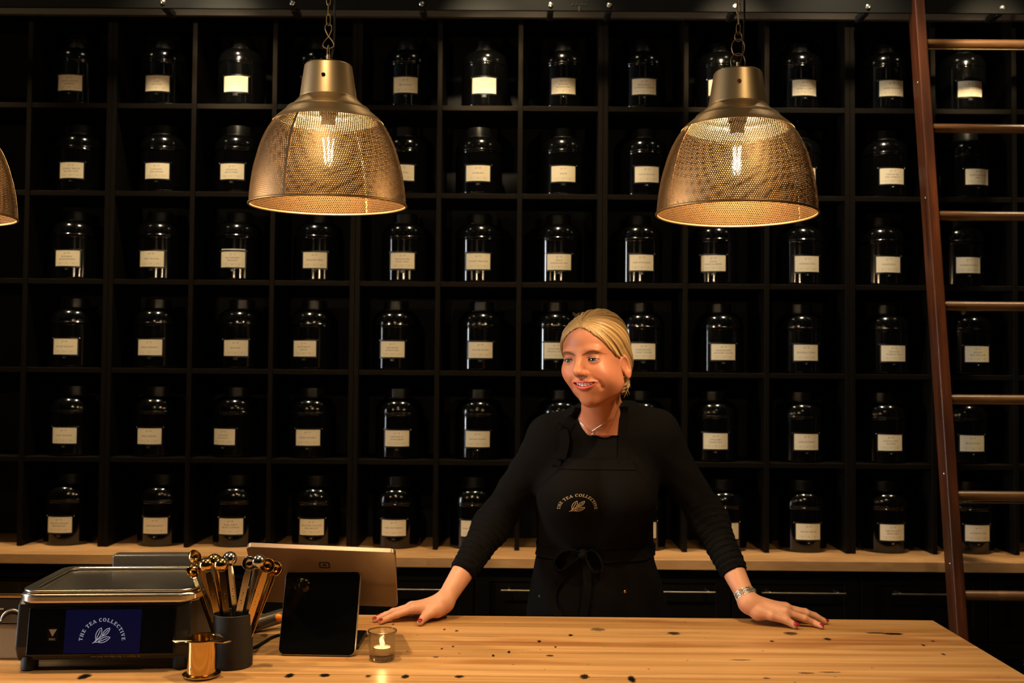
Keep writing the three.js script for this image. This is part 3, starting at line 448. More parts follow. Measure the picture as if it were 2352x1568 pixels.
// spoon holder and its tea spoons
const hold = onCounter(521, 1541); hold.z -= 0.0395;
{
  const t = thing('spoon_holder', 'matt black cylinder holding gold and silver tea spoons', 'holder', [hold.x, CY, hold.z]);
  part('wall', lathe([[0.001, 0.0], [0.038, 0], [0.0395, 0.0015], [0.0395, 0.1055], [0.0385, 0.1068], [0.0375, 0.1055], [0.0370, 0.006], [0.001, 0.005]], 56), M.rubber, t);
}
{
  const handleG = (() => { const s = new THREE.Shape(); s.moveTo(-0.0045, 0.0); s.lineTo(0.0045, 0.0); s.lineTo(0.0055, 0.006); s.lineTo(0.0062, 0.14); s.lineTo(0.0045, 0.152); s.lineTo(-0.0045, 0.152); s.lineTo(-0.0062, 0.14); s.lineTo(-0.0055, 0.006); return new THREE.ExtrudeGeometry(s, { depth: 0.0006, bevelEnabled: true, bevelSize: 0.0005, bevelThickness: 0.0005, bevelSegments: 2 }).translate(0, 0, -0.0003); })();
  const bowlP = []; for (let i = 0; i <= 14; i++) { const a = i / 14 * Math.PI * 0.56; bowlP.push([0.0148 * Math.sin(a) + 0.0001, -0.0148 * Math.cos(a)]); } for (let i = 14; i >= 0; i--) { const a = i / 14 * Math.PI * 0.56; bowlP.push([0.0138 * Math.sin(a) + 0.0001, -0.0138 * Math.cos(a)]); }
  const bowlG = lathe(bowlP, 40);
  const marks = []; for (let i = 0; i < 7; i++) marks.push(box(0.0006 + (i % 3) * 0.0008, 0.0016, 0.0002, (i % 2 - 0.5) * 0.001, 0.094 + i * 0.004, 0.0010));
  const engr = merge(marks);
  // bowl pixel, base offset in the holder (mm), bowl facing: 1 towards the viewer, -1 away, metal, label
  const L = [
    [443, 1313, -14, 8, 1.9, -0.5, 0, 'gold tea spoon leaning furthest left out of the black holder'],
    [449, 1277, -6, -14, 1.2, 1.3, 0, 'gold tea spoon with its bowl turned up and standing highest at the left'],
    [474, 1297, -8, 6, -2.0, 0.1, 0, 'gold tea spoon with a broad round bowl, third from the left in the holder'],
    [492, 1288, -4, -4, -2.4, -0.3, 0, 'gold tea spoon half hidden fourth from the left in the holder'],
    [508, 1296, 2, 9, -2.2, 0.5, 0, 'gold tea spoon with ridged bowl at the middle of the holder'],
    [528, 1283, 10, -16, -1.9, -0.2, 1, 'silver tea spoon with round bowl at the middle of the holder'],
    [573, 1293, -6, 12, 1.6, 0.15, 1, 'dark silver tea spoon leaning right, left of the three at the right'],
    [594, 1289, 2, 2, -1.9, -0.2, 1, 'bright silver tea spoon with engraved handle leaning right'],
    [614, 1298, 8, 10, 1.5, 0.2, 0, 'gold tea spoon leaning right, second from the right in the holder'],
    [633, 1305, 14, 0, 1.5, -0.35, 0, 'gold tea spoon leaning furthest right out of the holder'],
  ];
  for (const [px, py, bx, bz, tilt, yaw, metal, label] of L) {
    const b = V(hold.x + bx / 1000, CY + 0.0065, hold.z + bz / 1000), tip = at(px, py, 2.035 - bz / 1000 * 0.9), dir = tip.clone().sub(b), len = dir.length();
    const t = thing('tea_spoon', label, 'spoon', b.toArray(), 0, 'tea spoons in the black holder');
    const q = new THREE.Quaternion().setFromUnitVectors(V(0, 1, 0), dir.normalize()), tw = new THREE.Quaternion().setFromAxisAngle(V(0, 1, 0), yaw); t.quaternion.copy(q).multiply(tw);
    const mat = metal ? M.silver : M.gold, h = part('handle', handleG.clone().scale(1, (len - 0.0125) / 0.152, 1), mat, t); part('engraving', engr.clone().scale(1, (len - 0.0125) / 0.152, 1), metal ? M.plastic : M.brassDull, h);
    part('bowl', bowlG.clone().rotateX(tilt).translate(0, len, 0), mat, t);
  }
}
// brass infuser on its dish
{
  const p = onCounter(449, 1566); p.z -= 0.036;
  const d = thing('infuser_dish', 'small round gold dish under the tea infuser', 'dish', [p.x, CY, p.z]);
  part('plate', lathe([[0.001, 0.0005], [0.026, 0], [0.034, 0.002], [0.0365, 0.0062], [0.0358, 0.0066], [0.033, 0.0034], [0.026, 0.0018], [0.001, 0.002]], 48), M.gold, d);
  const t = thing('tea_infuser', 'gold mesh tea infuser cup with two wing handles in front of the spoon holder', 'infuser', [p.x, CY + 0.0022, p.z]);
  part('basket', lathe([[0.001, 0], [0.0268, 0.0], [0.0278, 0.0015], [0.0280, 0.072], [0.0276, 0.072], [0.0272, 0.002], [0.001, 0.0012]], 56), M.gold, t);
  const wing = new THREE.Shape(); wing.moveTo(0.057, -0.002); wing.quadraticCurveTo(0.040, -0.013, 0.0275, -0.0265); wing.absarc(0, 0, 0.038, -0.77, -Math.PI + 0.77, true); wing.quadraticCurveTo(-0.040, -0.013, -0.057, -0.002); wing.lineTo(-0.057, 0.002); wing.quadraticCurveTo(-0.040, 0.013, -0.0275, 0.0265); wing.absarc(0, 0, 0.038, Math.PI - 0.77, 0.77, true); wing.quadraticCurveTo(0.040, 0.013, 0.057, 0.002);
  const hole = new THREE.Path(); hole.absarc(0, 0, 0.0276, 0, Math.PI * 2); wing.holes.push(hole);
  const wg = new THREE.ExtrudeGeometry(wing, { depth: 0.0006, bevelEnabled: true, bevelSize: 0.0004, bevelThickness: 0.0004, bevelSegments: 2, curveSegments: 40 }).rotateX(-Math.PI / 2), wp = wg.attributes.position;
  for (let i = 0; i < wp.count; i++) { const x = Math.abs(wp.getX(i)); wp.setY(i, wp.getY(i) + 0.0725 - 0.0075 * sstep(0.02, 0.05, x) + 0.002 * sstep(0.05, 0.06, x)); } wg.computeVertexNormals();
  part('wing_rim', wg, M.gold, t);
  part('slot', rbox(0.0012, 0.0055, 0.0008, 0.0003, -0.0135, 0.018, 0.0246), M.plastic, t);
}
// register display on its stand, seen from behind
{
  const bl = at(596, 1383, 2.262), br = at(913, 1383, 2.262), tl = at(570, 1255, 2.103), tr = at(905, 1258, 2.103), mid = bl.clone().add(br).add(tl).add(tr).multiplyScalar(0.25);
  const up = tl.clone().add(tr).sub(bl).sub(br).normalize(), across = V(1, 0, 0).sub(up.clone().multiplyScalar(up.x)).normalize(), out = across.clone().cross(up), H = tl.distanceTo(bl) * 0.985, W = 0.312;
  const t = thing('register_display', 'bronze grey register display tilted back behind the tablet', 'display', [mid.x, CY, mid.z]);
  const put = (g, x, y, z) => { g.translate(x, y, z); g.applyMatrix4(new THREE.Matrix4().makeBasis(across, up, out)); return g.translate(0, mid.y - CY, 0); };
  const rr = (w, h, r) => { const s = new THREE.Shape(); s.moveTo(-w / 2 + r, -h / 2); s.lineTo(w / 2 - r, -h / 2); s.absarc(w / 2 - r, -h / 2 + r, r, -Math.PI / 2, 0); s.lineTo(w / 2, h / 2 - r); s.absarc(w / 2 - r, h / 2 - r, r, 0, Math.PI / 2); s.lineTo(-w / 2 + r, h / 2); s.absarc(-w / 2 + r, h / 2 - r, r, Math.PI / 2, Math.PI); s.lineTo(-w / 2, -h / 2 + r); s.absarc(-w / 2 + r, -h / 2 + r, r, Math.PI, Math.PI * 1.5); return s; };
  const slab = (w, h, d, r, b) => new THREE.ExtrudeGeometry(rr(w - 2 * b, h - 2 * b, r - b), { depth: d - 2 * b, bevelEnabled: true, bevelSize: b, bevelThickness: b, bevelSegments: 3, curveSegments: 8 }).translate(0, 0, -d / 2 + b);
  const sh = part('back_shell', put(slab(W, H, 0.012, 0.011, 0.0015), 0, 0, 0), M.alu, t, 'bronze grey metal back');
  part('screen', put(slab(W - 0.004, H - 0.004, 0.002, 0.010, 0.0006), 0, 0, -0.0071), M.glassBlack, t);
  const ring = rr(0.024, 0.024, 0.006); ring.holes.push(rr(0.0165, 0.0165, 0.004)); part('emblem', put(new THREE.ExtrudeGeometry(ring, { depth: 0.0006, bevelEnabled: false }), 0.004, 0.052, 0.0060), std({ color: lin(0.03, 0.025, 0.02), roughness: 0.3, metalness: 0.6 }), sh); part('emblem_dot', put(slab(0.0085, 0.0085, 0.0008, 0.002, 0.0002), 0.004, 0.052, 0.0062), std({ color: lin(0.03, 0.025, 0.02), roughness: 0.3, metalness: 0.6 }), sh);
  part('stand', [rbox(0.16, 0.012, 0.12, 0.004, 0, 0.0062, -0.035), place(rbox(0.10, 0.13, 0.02, 0.005), 0, 0.07, -0.035, 0.28)], M.plastic, t);
  globalThis.slabOf = slab;
}
// customer tablet
{
  const slab = globalThis.slabOf, p = onCounter(727, 1508), t = thing('payment_tablet', 'black upright tablet with thin grey edge standing on the counter', 'tablet', [p.x, CY, p.z], -0.03);
  const a = -0.34, g = (q, o) => q.translate(0, 0.089, o).rotateX(a).translate(-0.001, 0.0015, 0);
  const s = part('shell', g(slab(0.163, 0.176, 0.011, 0.014, 0.002), -0.0065), std({ color: lin(0.30, 0.27, 0.24), roughness: 0.35, metalness: 0.5 }), t, 'grey metal edge');
  part('screen', g(slab(0.160, 0.173, 0.002, 0.0125, 0.0006), -0.0008), M.glassBlack, t, 'black glass front');
  part('foot', [rbox(0.11, 0.01, 0.09, 0.004, 0.004, 0.0055, -0.055), place(rbox(0.08, 0.11, 0.012, 0.004), 0.004, 0.055, -0.07, 0.42)], M.plastic, t);
}
{ // cables
  const t = thing('power_cable', 'thin black cable running from the tablet to the spoon holder', 'cable', onCounter(610, 1470).toArray()); const o = t.position;
  const q = [[560, 1496], [585, 1486], [606, 1474], [622, 1464], [640, 1458], [665, 1455]].map(([a, b]) => { const v = onCounter(a, b, 0.0032); return v.sub(o); }); part('lead', tube(q, 0.003, 10), M.rubber, t);
  const u = thing('cable_stub', 'short black plug and cable at the right foot of the tablet', 'cable', onCounter(826, 1470).toArray()); const w = u.position;
  part('plug', tube([[800, 1478], [820, 1472], [832, 1468]].map(([a, b]) => onCounter(a, b, 0.0042).sub(w)), 0.004, 10), M.rubber, u);
}
// handheld scanner
{
  const a = onCounter(572, 1437, 0.017), b = at(650, 1413, 2.33), t = thing('barcode_scanner', 'grey handheld scanner with orange trigger lying between holder and tablet', 'scanner', [a.x, CY, a.z]); const o = t.position; b.y = CY + 0.03;
  const A = a.clone().sub(o), B = b.clone().sub(o), d = B.clone().sub(A).normalize(), C = B.clone().addScaledVector(d, 0.05), gm = std({ color: lin(0.07, 0.058, 0.045), roughness: 0.25, metalness: 0.5 });
  part('grip', [rod(A, B, 0.0165, 28), ball(0.0165, A.x, A.y, A.z, 20)], gm, t);
  part('head', [place(rbox(0.085, 0.05, 0.06, 0.014, 0, 0, 0, 4), C.x + 0.02, 0.0255, C.z, 0, 0.2)], gm, t);
  const T = A.clone().lerp(B, 0.86).add(V(0.004, 0.002, 0.0155)); part('trigger', ball(0.009, 0, 0, 0, 18).scale(1.1, 1.0, 0.7).translate(T.x, T.y, T.z), std({ color: lin(0.75, 0.22, 0.02), roughness: 0.35 }), t, 'orange trigger button');
}
// tealight
{
  const p = onCounter(873, 1523); p.z -= 0.029;
  const t = thing('tealight_holder', 'clear glass tealight holder on the counter in front of the woman\'s right hand', 'candle holder', [p.x, CY, p.z]);
  part('glass', lathe([[0.0005, 0.0], [0.024, 0], [0.0265, 0.002], [0.0275, 0.008], [0.0275, 0.02], [0.0295, 0.040], [0.0300, 0.058], [0.0292, 0.0600], [0.0278, 0.0590], [0.0272, 0.040], [0.0250, 0.02], [0.0240, 0.0135], [0.021, 0.0115], [0.0005, 0.011]], 56), new THREE.MeshPhysicalMaterial({ color: lin(0.88, 0.87, 0.84), roughness: 0.03, transmission: 1, thickness: 0, ior: 1.75 }), t);
  const solid = new THREE.MeshPhysicalMaterial({ color: 0xffffff, roughness: 0.02, transmission: 1, thickness: 0.01, ior: 1.5 });
  part('rim', place(new THREE.TorusGeometry(0.0290, 0.0017, 12, 64), 0, 0.0592, 0, Math.PI / 2), solid, t); part('base', lathe([[0.0005, 0.0012], [0.0245, 0.0012], [0.0262, 0.003], [0.0262, 0.0085], [0.0235, 0.0102], [0.0005, 0.0102]], 48), solid, t);
  const k = thing('tealight', 'lit white tealight candle inside the clear glass holder', 'candle', [p.x, CY + 0.0114, p.z]);
  part('tin_cup', lathe([[0.001, 0], [0.0182, 0], [0.0187, 0.001], [0.0187, 0.0145], [0.0183, 0.0148], [0.0180, 0.0145], [0.0180, 0.001], [0.001, 0.0007]], 36), M.silver, k);
  part('wax', lathe([[0.001, 0.001], [0.0178, 0.001], [0.0178, 0.0125], [0.0165, 0.0118], [0.001, 0.0116]], 32), std({ color: lin(0.85, 0.62, 0.36), roughness: 0.5, emissive: lin(1, 0.5, 0.16), emissiveIntensity: 0.55 }), k, 'glowing molten wax');
  part('wick', tube([[0, 0.0112, 0], [0.0004, 0.016, 0], [0.0013, 0.0185, 0]], 0.0006, 6), M.iron, k);
  const fl = lathe([[0.0002, 0], [0.0028, 0.003], [0.0042, 0.0075], [0.0041, 0.0125], [0.0026, 0.0185], [0.0012, 0.0235], [0.0002, 0.0275]], 20), fp = fl.attributes.position; for (let i = 0; i < fp.count; i++) { const y = fp.getY(i); fp.setX(i, fp.getX(i) * 1.25 + 0.0032 * Math.sin(y * 290) * sstep(0.004, 0.02, y)); } fl.computeVertexNormals();
  const f = part('flame', fl.translate(0, 0.0135, 0), new THREE.MeshStandardMaterial({ color: 0x000000, emissive: lin(1, 0.66, 0.25), emissiveIntensity: 7 }), k);
  const l = new THREE.PointLight(lin(1, 0.6, 0.22), CANDLE_CD, 0, 2); l.position.set(0, 0.022, 0); l.castShadow = true; l.shadow.radius = 0.2; l.shadow.camera.near = 0.003; k.add(l);
}
// ---------------------------------------------------------------- the woman: distance fields meshed by surface nets
const smin = (a, b, k) => { const h = Math.max(k - Math.abs(a - b), 0) / k; return Math.min(a, b) - h * h * k * 0.25; };
const smax = (a, b, k) => -smin(-a, -b, k);
const ell = (x, y, z, a, b, c) => { const k0 = Math.hypot(x / a, y / b, z / c), k1 = Math.hypot(x / (a * a), y / (b * b), z / (c * c)); return k1 < 1e-9 ? -Math.min(a, b, c) : k0 * (k0 - 1) / k1; };
const sph = (x, y, z, r) => Math.hypot(x, y, z) - r;
const cap = (x, y, z, a, b, ra, rb) => { const bx = b.x - a.x, by = b.y - a.y, bz = b.z - a.z, px = x - a.x, py = y - a.y, pz = z - a.z, t = clamp((px * bx + py * by + pz * bz) / (bx * bx + by * by + bz * bz)); return Math.hypot(px - bx * t, py - by * t, pz - bz * t) - (ra + (rb - ra) * t); };
function nets(f, mn, mx, h, colorAt) {
  const n = [0, 1, 2].map(i => Math.ceil((mx[i] - mn[i]) / h) + 1), [nx, ny, nz] = n, F = new Float32Array(nx * ny * nz), B = 6, id = (i, j, k) => (k * ny + j) * nx + i;
  for (let k = 0; k < nz; k += B) for (let j = 0; j < ny; j += B) for (let i = 0; i < nx; i += B) {
    const half = B * h / 2, c = f(mn[0] + i * h + half, mn[1] + j * h + half, mn[2] + k * h + half), skip = Math.abs(c) > half * 1.75 * 1.6;
    for (let kk = k; kk < Math.min(nz, k + B); kk++) for (let jj = j; jj < Math.min(ny, j + B); jj++) for (let ii = i; ii < Math.min(nx, i + B); ii++) F[id(ii, jj, kk)] = skip ? c : f(mn[0] + ii * h, mn[1] + jj * h, mn[2] + kk * h);
  }
  const pos = [], idx = [], at3 = new Int32Array(nx * ny * nz).fill(-1), E = [[0, 1], [2, 3], [4, 5], [6, 7], [0, 2], [1, 3], [4, 6], [5, 7], [0, 4], [1, 5], [2, 6], [3, 7]], cv = new Float32Array(8);
  for (let k = 0; k < nz - 1; k++) for (let j = 0; j < ny - 1; j++) for (let i = 0; i < nx - 1; i++) {
    let m = 0; for (let q = 0; q < 8; q++) { cv[q] = F[id(i + (q & 1), j + (q >> 1 & 1), k + (q >> 2))]; if (cv[q] < 0) m |= 1 << q; }
    if (m === 0 || m === 255) continue;
    let x = 0, y = 0, z = 0, c = 0; for (const [a, b] of E) { if ((cv[a] < 0) === (cv[b] < 0)) continue; const t = cv[a] / (cv[a] - cv[b]); x += lerp(a & 1, b & 1, t); y += lerp(a >> 1 & 1, b >> 1 & 1, t); z += lerp(a >> 2, b >> 2, t); c++; }
    at3[id(i, j, k)] = pos.length / 3; pos.push(mn[0] + (i + x / c) * h, mn[1] + (j + y / c) * h, mn[2] + (k + z / c) * h);
  }
  const quad = (a, b, c, d, s) => { if (a < 0 || b < 0 || c < 0 || d < 0) return; s ? idx.push(a, b, c, a, c, d) : idx.push(a, c, b, a, d, c); };
  for (let k = 1; k < nz - 1; k++) for (let j = 1; j < ny - 1; j++) for (let i = 1; i < nx - 1; i++) {
    const o = F[id(i, j, k)] < 0, g = (a, b, c) => at3[id(i - a, j - b, k - c)];
    if (o !== F[id(i + 1, j, k)] < 0) quad(g(0, 1, 1), g(0, 0, 1), g(0, 0, 0), g(0, 1, 0), o);
    if (o !== F[id(i, j + 1, k)] < 0) quad(g(1, 0, 1), g(1, 0, 0), g(0, 0, 0), g(0, 0, 1), o);
    if (o !== F[id(i, j, k + 1)] < 0) quad(g(1, 1, 0), g(0, 1, 0), g(0, 0, 0), g(1, 0, 0), o);
  }
  const P = new Float32Array(pos), N = new Float32Array(P.length), e = h * 0.4;
  for (let i = 0; i < P.length; i += 3) { const x = P[i], y = P[i + 1], z = P[i + 2], a = f(x + e, y, z) - f(x - e, y, z), b = f(x, y + e, z) - f(x, y - e, z), c = f(x, y, z + e) - f(x, y, z - e), l = Math.hypot(a, b, c) || 1; N[i] = a / l; N[i + 1] = b / l; N[i + 2] = c / l; }
  const geo = new THREE.BufferGeometry(); geo.setAttribute('position', new THREE.BufferAttribute(P, 3)); geo.setAttribute('normal', new THREE.BufferAttribute(N, 3)); geo.setIndex(idx);
  if (colorAt) { const C = new Float32Array(P.length); for (let i = 0; i < P.length; i += 3) { const c = colorAt(P[i], P[i + 1], P[i + 2]); C[i] = c[0]; C[i + 1] = c[1]; C[i + 2] = c[2]; } geo.setAttribute('color', new THREE.BufferAttribute(C, 3)); }
  return geo;
}
function tubeVar(pts, rad, seg = 8) { // tube with a radius of its own at every point
  const n = pts.length, pos = [], idx = [], up = V(0.13, 0.2, 0.97);
  for (let i = 0; i < n; i++) { const t = pts[Math.min(n - 1, i + 1)].clone().sub(pts[Math.max(0, i - 1)]).normalize(), u = up.clone().cross(t).normalize(), w = t.clone().cross(u); for (let k = 0; k < seg; k++) { const a = k / seg * Math.PI * 2, p = pts[i].clone().addScaledVector(u, Math.cos(a) * rad[i]).addScaledVector(w, Math.sin(a) * rad[i]); pos.push(p.x, p.y, p.z); } }
  for (let i = 0; i < n - 1; i++) for (let k = 0; k < seg; k++) { const a = i * seg + k, b = i * seg + (k + 1) % seg; idx.push(a, b, a + seg, b, b + seg, a + seg); }
  const g = new THREE.BufferGeometry(); g.setAttribute('position', new THREE.Float32BufferAttribute(pos, 3)); g.setIndex(idx); g.computeVertexNormals(); return g;
}
const person = thing('person', 'smiling blonde woman in black top and apron leaning both hands on the counter', 'person', [0.21, 0, -2.62]);
const PO = person.position.clone(), toP = g => g.translate(-PO.x, -PO.y, -PO.z);
// head frame
const Rh = new THREE.Matrix4().makeRotationFromEuler(new THREE.Euler(0.0, -0.50, 0.045, 'ZYX')), RhI = Rh.clone().invert(), re = RhI.elements;
const eyeMid = at(1333, 827, 2.33), HC = eyeMid.clone().sub(V(0, 0, 0.081).applyMatrix4(Rh)), hw = (x, y, z) => V(x, y, z).applyMatrix4(Rh).add(HC);
const toHead = (x, y, z, o) => { x -= HC.x; y -= HC.y; z -= HC.z; o[0] = re[0] * x + re[4] * y + re[8] * z; o[1] = re[1] * x + re[5] * y + re[9] * z; o[2] = re[2] * x + re[6] * y + re[10] * z; return o; };
const EX = 0.0315, EZ = 0.0700, ER = 0.0121;
function face0(x, y, z) { // everything but lips and lid openings; local axes
  const s = Math.abs(x);
  let d = ell(x, y - 0.022, z + 0.012, 0.0695, 0.088, 0.092);
  d = smin(d, ell(x, y + 0.036, z - 0.026, 0.0540, 0.074, 0.055), 0.035);
  d = smin(d, ell(x, y - 0.045, z - 0.030, 0.059, 0.052, 0.053), 0.025);
  d = smin(d, ell(x, y + 0.094, z - 0.062, 0.0185, 0.0155, 0.0175), 0.028);
  d = smin(d, sph(s - 0.0385, y + 0.060, z - 0.014, 0.018), 0.045);
  d = smin(d, sph(s - 0.0345, y + 0.033, z - 0.055, 0.0240), 0.032);
  d = smin(d, ell(s - 0.025, y - 0.0215, z - 0.074, 0.022, 0.0085, 0.012), 0.012);
  d = smin(d, ell(x, y + 0.060, z - 0.060, 0.030, 0.026, 0.030), 0.024);
  d = smax(d, -sph(s - 0.0325, y - 0.001, z - 0.1015, 0.0165), 0.014);
  d = smin(d, cap(s, y, z, V0a, V0b, 0.0068, 0.0092), 0.013);
  d = smin(d, sph(x, y + 0.0275, z - 0.1045, 0.0103), 0.008);
  d = smin(d, ell(s - 0.0118, y + 0.0315, z - 0.0945, 0.0072, 0.0066, 0.0085), 0.006);
  d = smax(d, -ell(s - 0.0062, y + 0.0388, z - 0.0980, 0.0034, 0.0035, 0.0048), 0.003);
  d = smin(d, sph(s - EX, y, z - EZ, 0.0139), 0.004);
  return d;
}
const V0a = V(0, 0.016, 0.082), V0b = V(0, -0.0245, 0.102);
const zOn = (x, y, f, z0 = 0.13) => { let z = z0; for (let i = 0; i < 60; i++) { const d = f(x, y, z); z -= d * 0.8; if (d < 2e-5) break; } return z; };
const mouthY = x => -0.0575 + 6.5 * x * x, MW = 0.0300, zs = []; for (let i = 0; i <= 20; i++) zs.push(zOn(i / 20 * 0.034, mouthY(i / 20 * 0.034), face0));
const zMouth = x => { const q = clamp(Math.abs(x) / 0.034) * 20, i = Math.min(19, Math.floor(q)); return lerp(zs[i], zs[i + 1], q - i); };
const foldA = V(0.0175, -0.034, zOn(0.0175, -0.034, face0)), foldB = V(0.0360, -0.054, zOn(0.0360, -0.054, face0)), foldC = V(0.0375, -0.066, zOn(0.0375, -0.066, face0));
let lipD = 1;
function face(x, y, z) {
  const s = Math.abs(x); let d = face0(x, y, z);
  d = smax(d, -Math.min(cap(s, y, z, foldA, foldB, 0.0004, 0.0010), cap(s, y, z, foldB, foldC, 0.0010, 0.0)), 0.011);
  // eyelid opening: an almond
  { const dx = s - EX - 0.0005, dy = y + 0.0006 + (dx > 0 ? -0.06 * dx : 0.10 * dx), rho = 0.0235, c = rho - 0.0044; const al = Math.max(Math.hypot(dx, dy - c) - rho, Math.hypot(dx, dy + c + 0.0009) - rho); if (z > EZ) d = smax(d, -Math.max(al, ER - 0.0008 - Math.hypot(s - EX, y, z - EZ)), 0.0012);
    d = smax(d, -Math.max(Math.abs(dy - 0.0078 + 30 * dx * dx) - 0.0004, Math.abs(dx) - 0.014, 0.079 - z), 0.0022); }
  // lips and open mouth
  if (z > 0.03 && y < -0.038 && y > -0.086) {
    const q = Math.min(s, MW), h = 1 - (q / MW) ** 2, ex = s - q, yc = mouthY(q), zc = zMouth(q), zz = zc - 0.0016;
    const bow = 0.0012 * Math.exp(-(((s - 0.006) / 0.004) ** 2)) - 0.0008 * Math.exp(-((s / 0.003) ** 2));
    const up = Math.hypot(ex, (y - yc - 0.0058 * h - bow) * 1.05, z - zz) - (0.0022 + 0.0022 * h), lo = Math.hypot(ex, (y - yc + 0.0072 * h), z - zz + 0.0008) - (0.0026 + 0.0040 * h);
    lipD = Math.min(up, lo); d = smin(d, lipD, 0.004);
    const open = Math.max(Math.abs(y - yc + 0.0002) - 0.0044 * Math.pow(Math.max(0, h), 0.8), zc - 0.017 - z, s - MW * 0.93);
    d = smax(d, -open, 0.0018);
  } else lipD = 1;
  return d;
}
function ears(x, y, z) {
  const s = Math.abs(x), a = 0.42, u = (s - 0.0735) * Math.cos(a) + (z + 0.010) * Math.sin(a), w = (z + 0.010) * Math.cos(a) - (s - 0.0735) * Math.sin(a), t = 0.22, yy = (y + 0.015) * Math.cos(t) + w * Math.sin(t), ww = w * Math.cos(t) - (y + 0.015) * Math.sin(t);
  let d = ell(u, yy, ww, 0.0075, 0.0270, 0.0165); d = smax(d, -ell(u - 0.0085, yy - 0.001, ww - 0.002, 0.0095, 0.0190, 0.0108), 0.0025); d = smin(d, ell(u - 0.001, yy - 0.002, ww - 0.004, 0.0026, 0.0120, 0.0035), 0.004); d = smin(d, ell(u, yy + 0.0235, ww - 0.005, 0.0045, 0.0085, 0.0075), 0.006);
  return d;
}
const tmpH = [0, 0, 0], neckTop = hw(0, -0.055, -0.022), neckBase = at(1386, 985, 2.515);
// shoulders, arms, torso: joints measured from the photograph
const A = { // her right arm (image left), her left arm (image right)
  R: { s: at(1266, 1005, 2.545), e: at(1130, 1207, 2.565), w: at(1019, 1383, 2.435), cuff: at(1059, 1311, 2.478) },
  L: { s: at(1505, 994, 2.545), e: at(1628, 1193, 2.565), w: at(1720, 1384, 2.425), cuff: at(1685, 1318, 2.475) },
};
for (const k of ['R', 'L']) { const a = A[k], d = a.w.clone().sub(a.e); a.cuff = a.e.clone().addScaledVector(d, a.cuff.clone().sub(a.e).dot(d) / d.lengthSq()); }
const TOR = [[0.40, 0.215, -2.66, 0.165, 0.13], [0.70, 0.215, -2.66, 0.178, 0.135], [0.85, 0.218, -2.65, 0.172, 0.128], [0.95, 0.213, -2.635, 0.158, 0.120], [1.04, 0.206, -2.615, 0.137, 0.106], [1.12, 0.203, -2.59, 0.138, 0.108], [1.20, 0.206, -2.57, 0.149, 0.112], [1.28, 0.214, -2.56, 0.152, 0.100], [1.34, 0.222, -2.552, 0.140, 0.080], [1.385, 0.228, -2.545, 0.085, 0.058], [1.43, 0.232, -2.53, 0.050, 0.05]];
function torso(x, y, z) {
  let i = 0; while (i < TOR.length - 2 && y > TOR[i + 1][0]) i++;
  const a = TOR[i], b = TOR[i + 1], t0 = clamp((y - a[0]) / (b[0] - a[0])), t = t0 * t0 * (3 - 2 * t0) * 0.5 + t0 * 0.5, cx = lerp(a[1], b[1], t), cz = lerp(a[2], b[2], t), rx = lerp(a[3], b[3], t), rz = lerp(a[4], b[4], t);
  const k0 = Math.hypot((x - cx) / rx, (z - cz) / rz), k1 = Math.hypot((x - cx) / (rx * rx), (z - cz) / (rz * rz)); let d = k1 < 1e-6 ? -0.05 : k0 * (k0 - 1) / k1;
  d = Math.max(d, y - 1.41, 0.40 - y);
  d = smin(d, Math.min(sph(x - 0.138, y - 1.195, z + 2.487, 0.060), sph(x - 0.268, y - 1.195, z + 2.487, 0.060)), 0.06);
  return d;
}
const shoulderIn = [at(1330, 989, 2.545), at(1440, 982, 2.545)];
function bodyCore(x, y, z) {
  let d = torso(x, y, z);
  d = smin(d, cap(x, y, z, shoulderIn[0], A.R.s, 0.050, 0.049), 0.05); d = smin(d, cap(x, y, z, shoulderIn[1], A.L.s, 0.050, 0.049), 0.05);
  return d;
}
function arms(x, y, z, g = 0) { let d = 1; for (const k of ['R', 'L']) { const a = A[k]; let q = cap(x, y, z, a.s, a.e, 0.050 + g, 0.0385 + g); q = smin(q, cap(x, y, z, a.e, a.w, 0.0385 + g, 0.0215 + g), 0.02); d = Math.min(d, q); } return d; }
function neckHead(x, y, z) {
  toHead(x, y, z, tmpH); tmpH[0] -= 0.0115 * sstep(-0.008, -0.066, tmpH[1]); const [a, b, c] = tmpH;
  let d = Math.hypot(a, b + 0.01, c) < 0.17 ? face(a, b, c) : sph(a, b + 0.01, c, 0.115); const lp = lipD;
  d = smin(d, ears(a, b, c), 0.005);
  d = smin(d, cap(x, y, z, neckTop, neckBase, 0.047, 0.051), 0.022);
  lipD = lp; return d;
}
const skinAll = (x, y, z) => smin(neckHead(x, y, z), smin(bodyCore(x, y, z), 0.3, 0.01), 0.035);
const SK = [0.42, 0.158, 0.082];
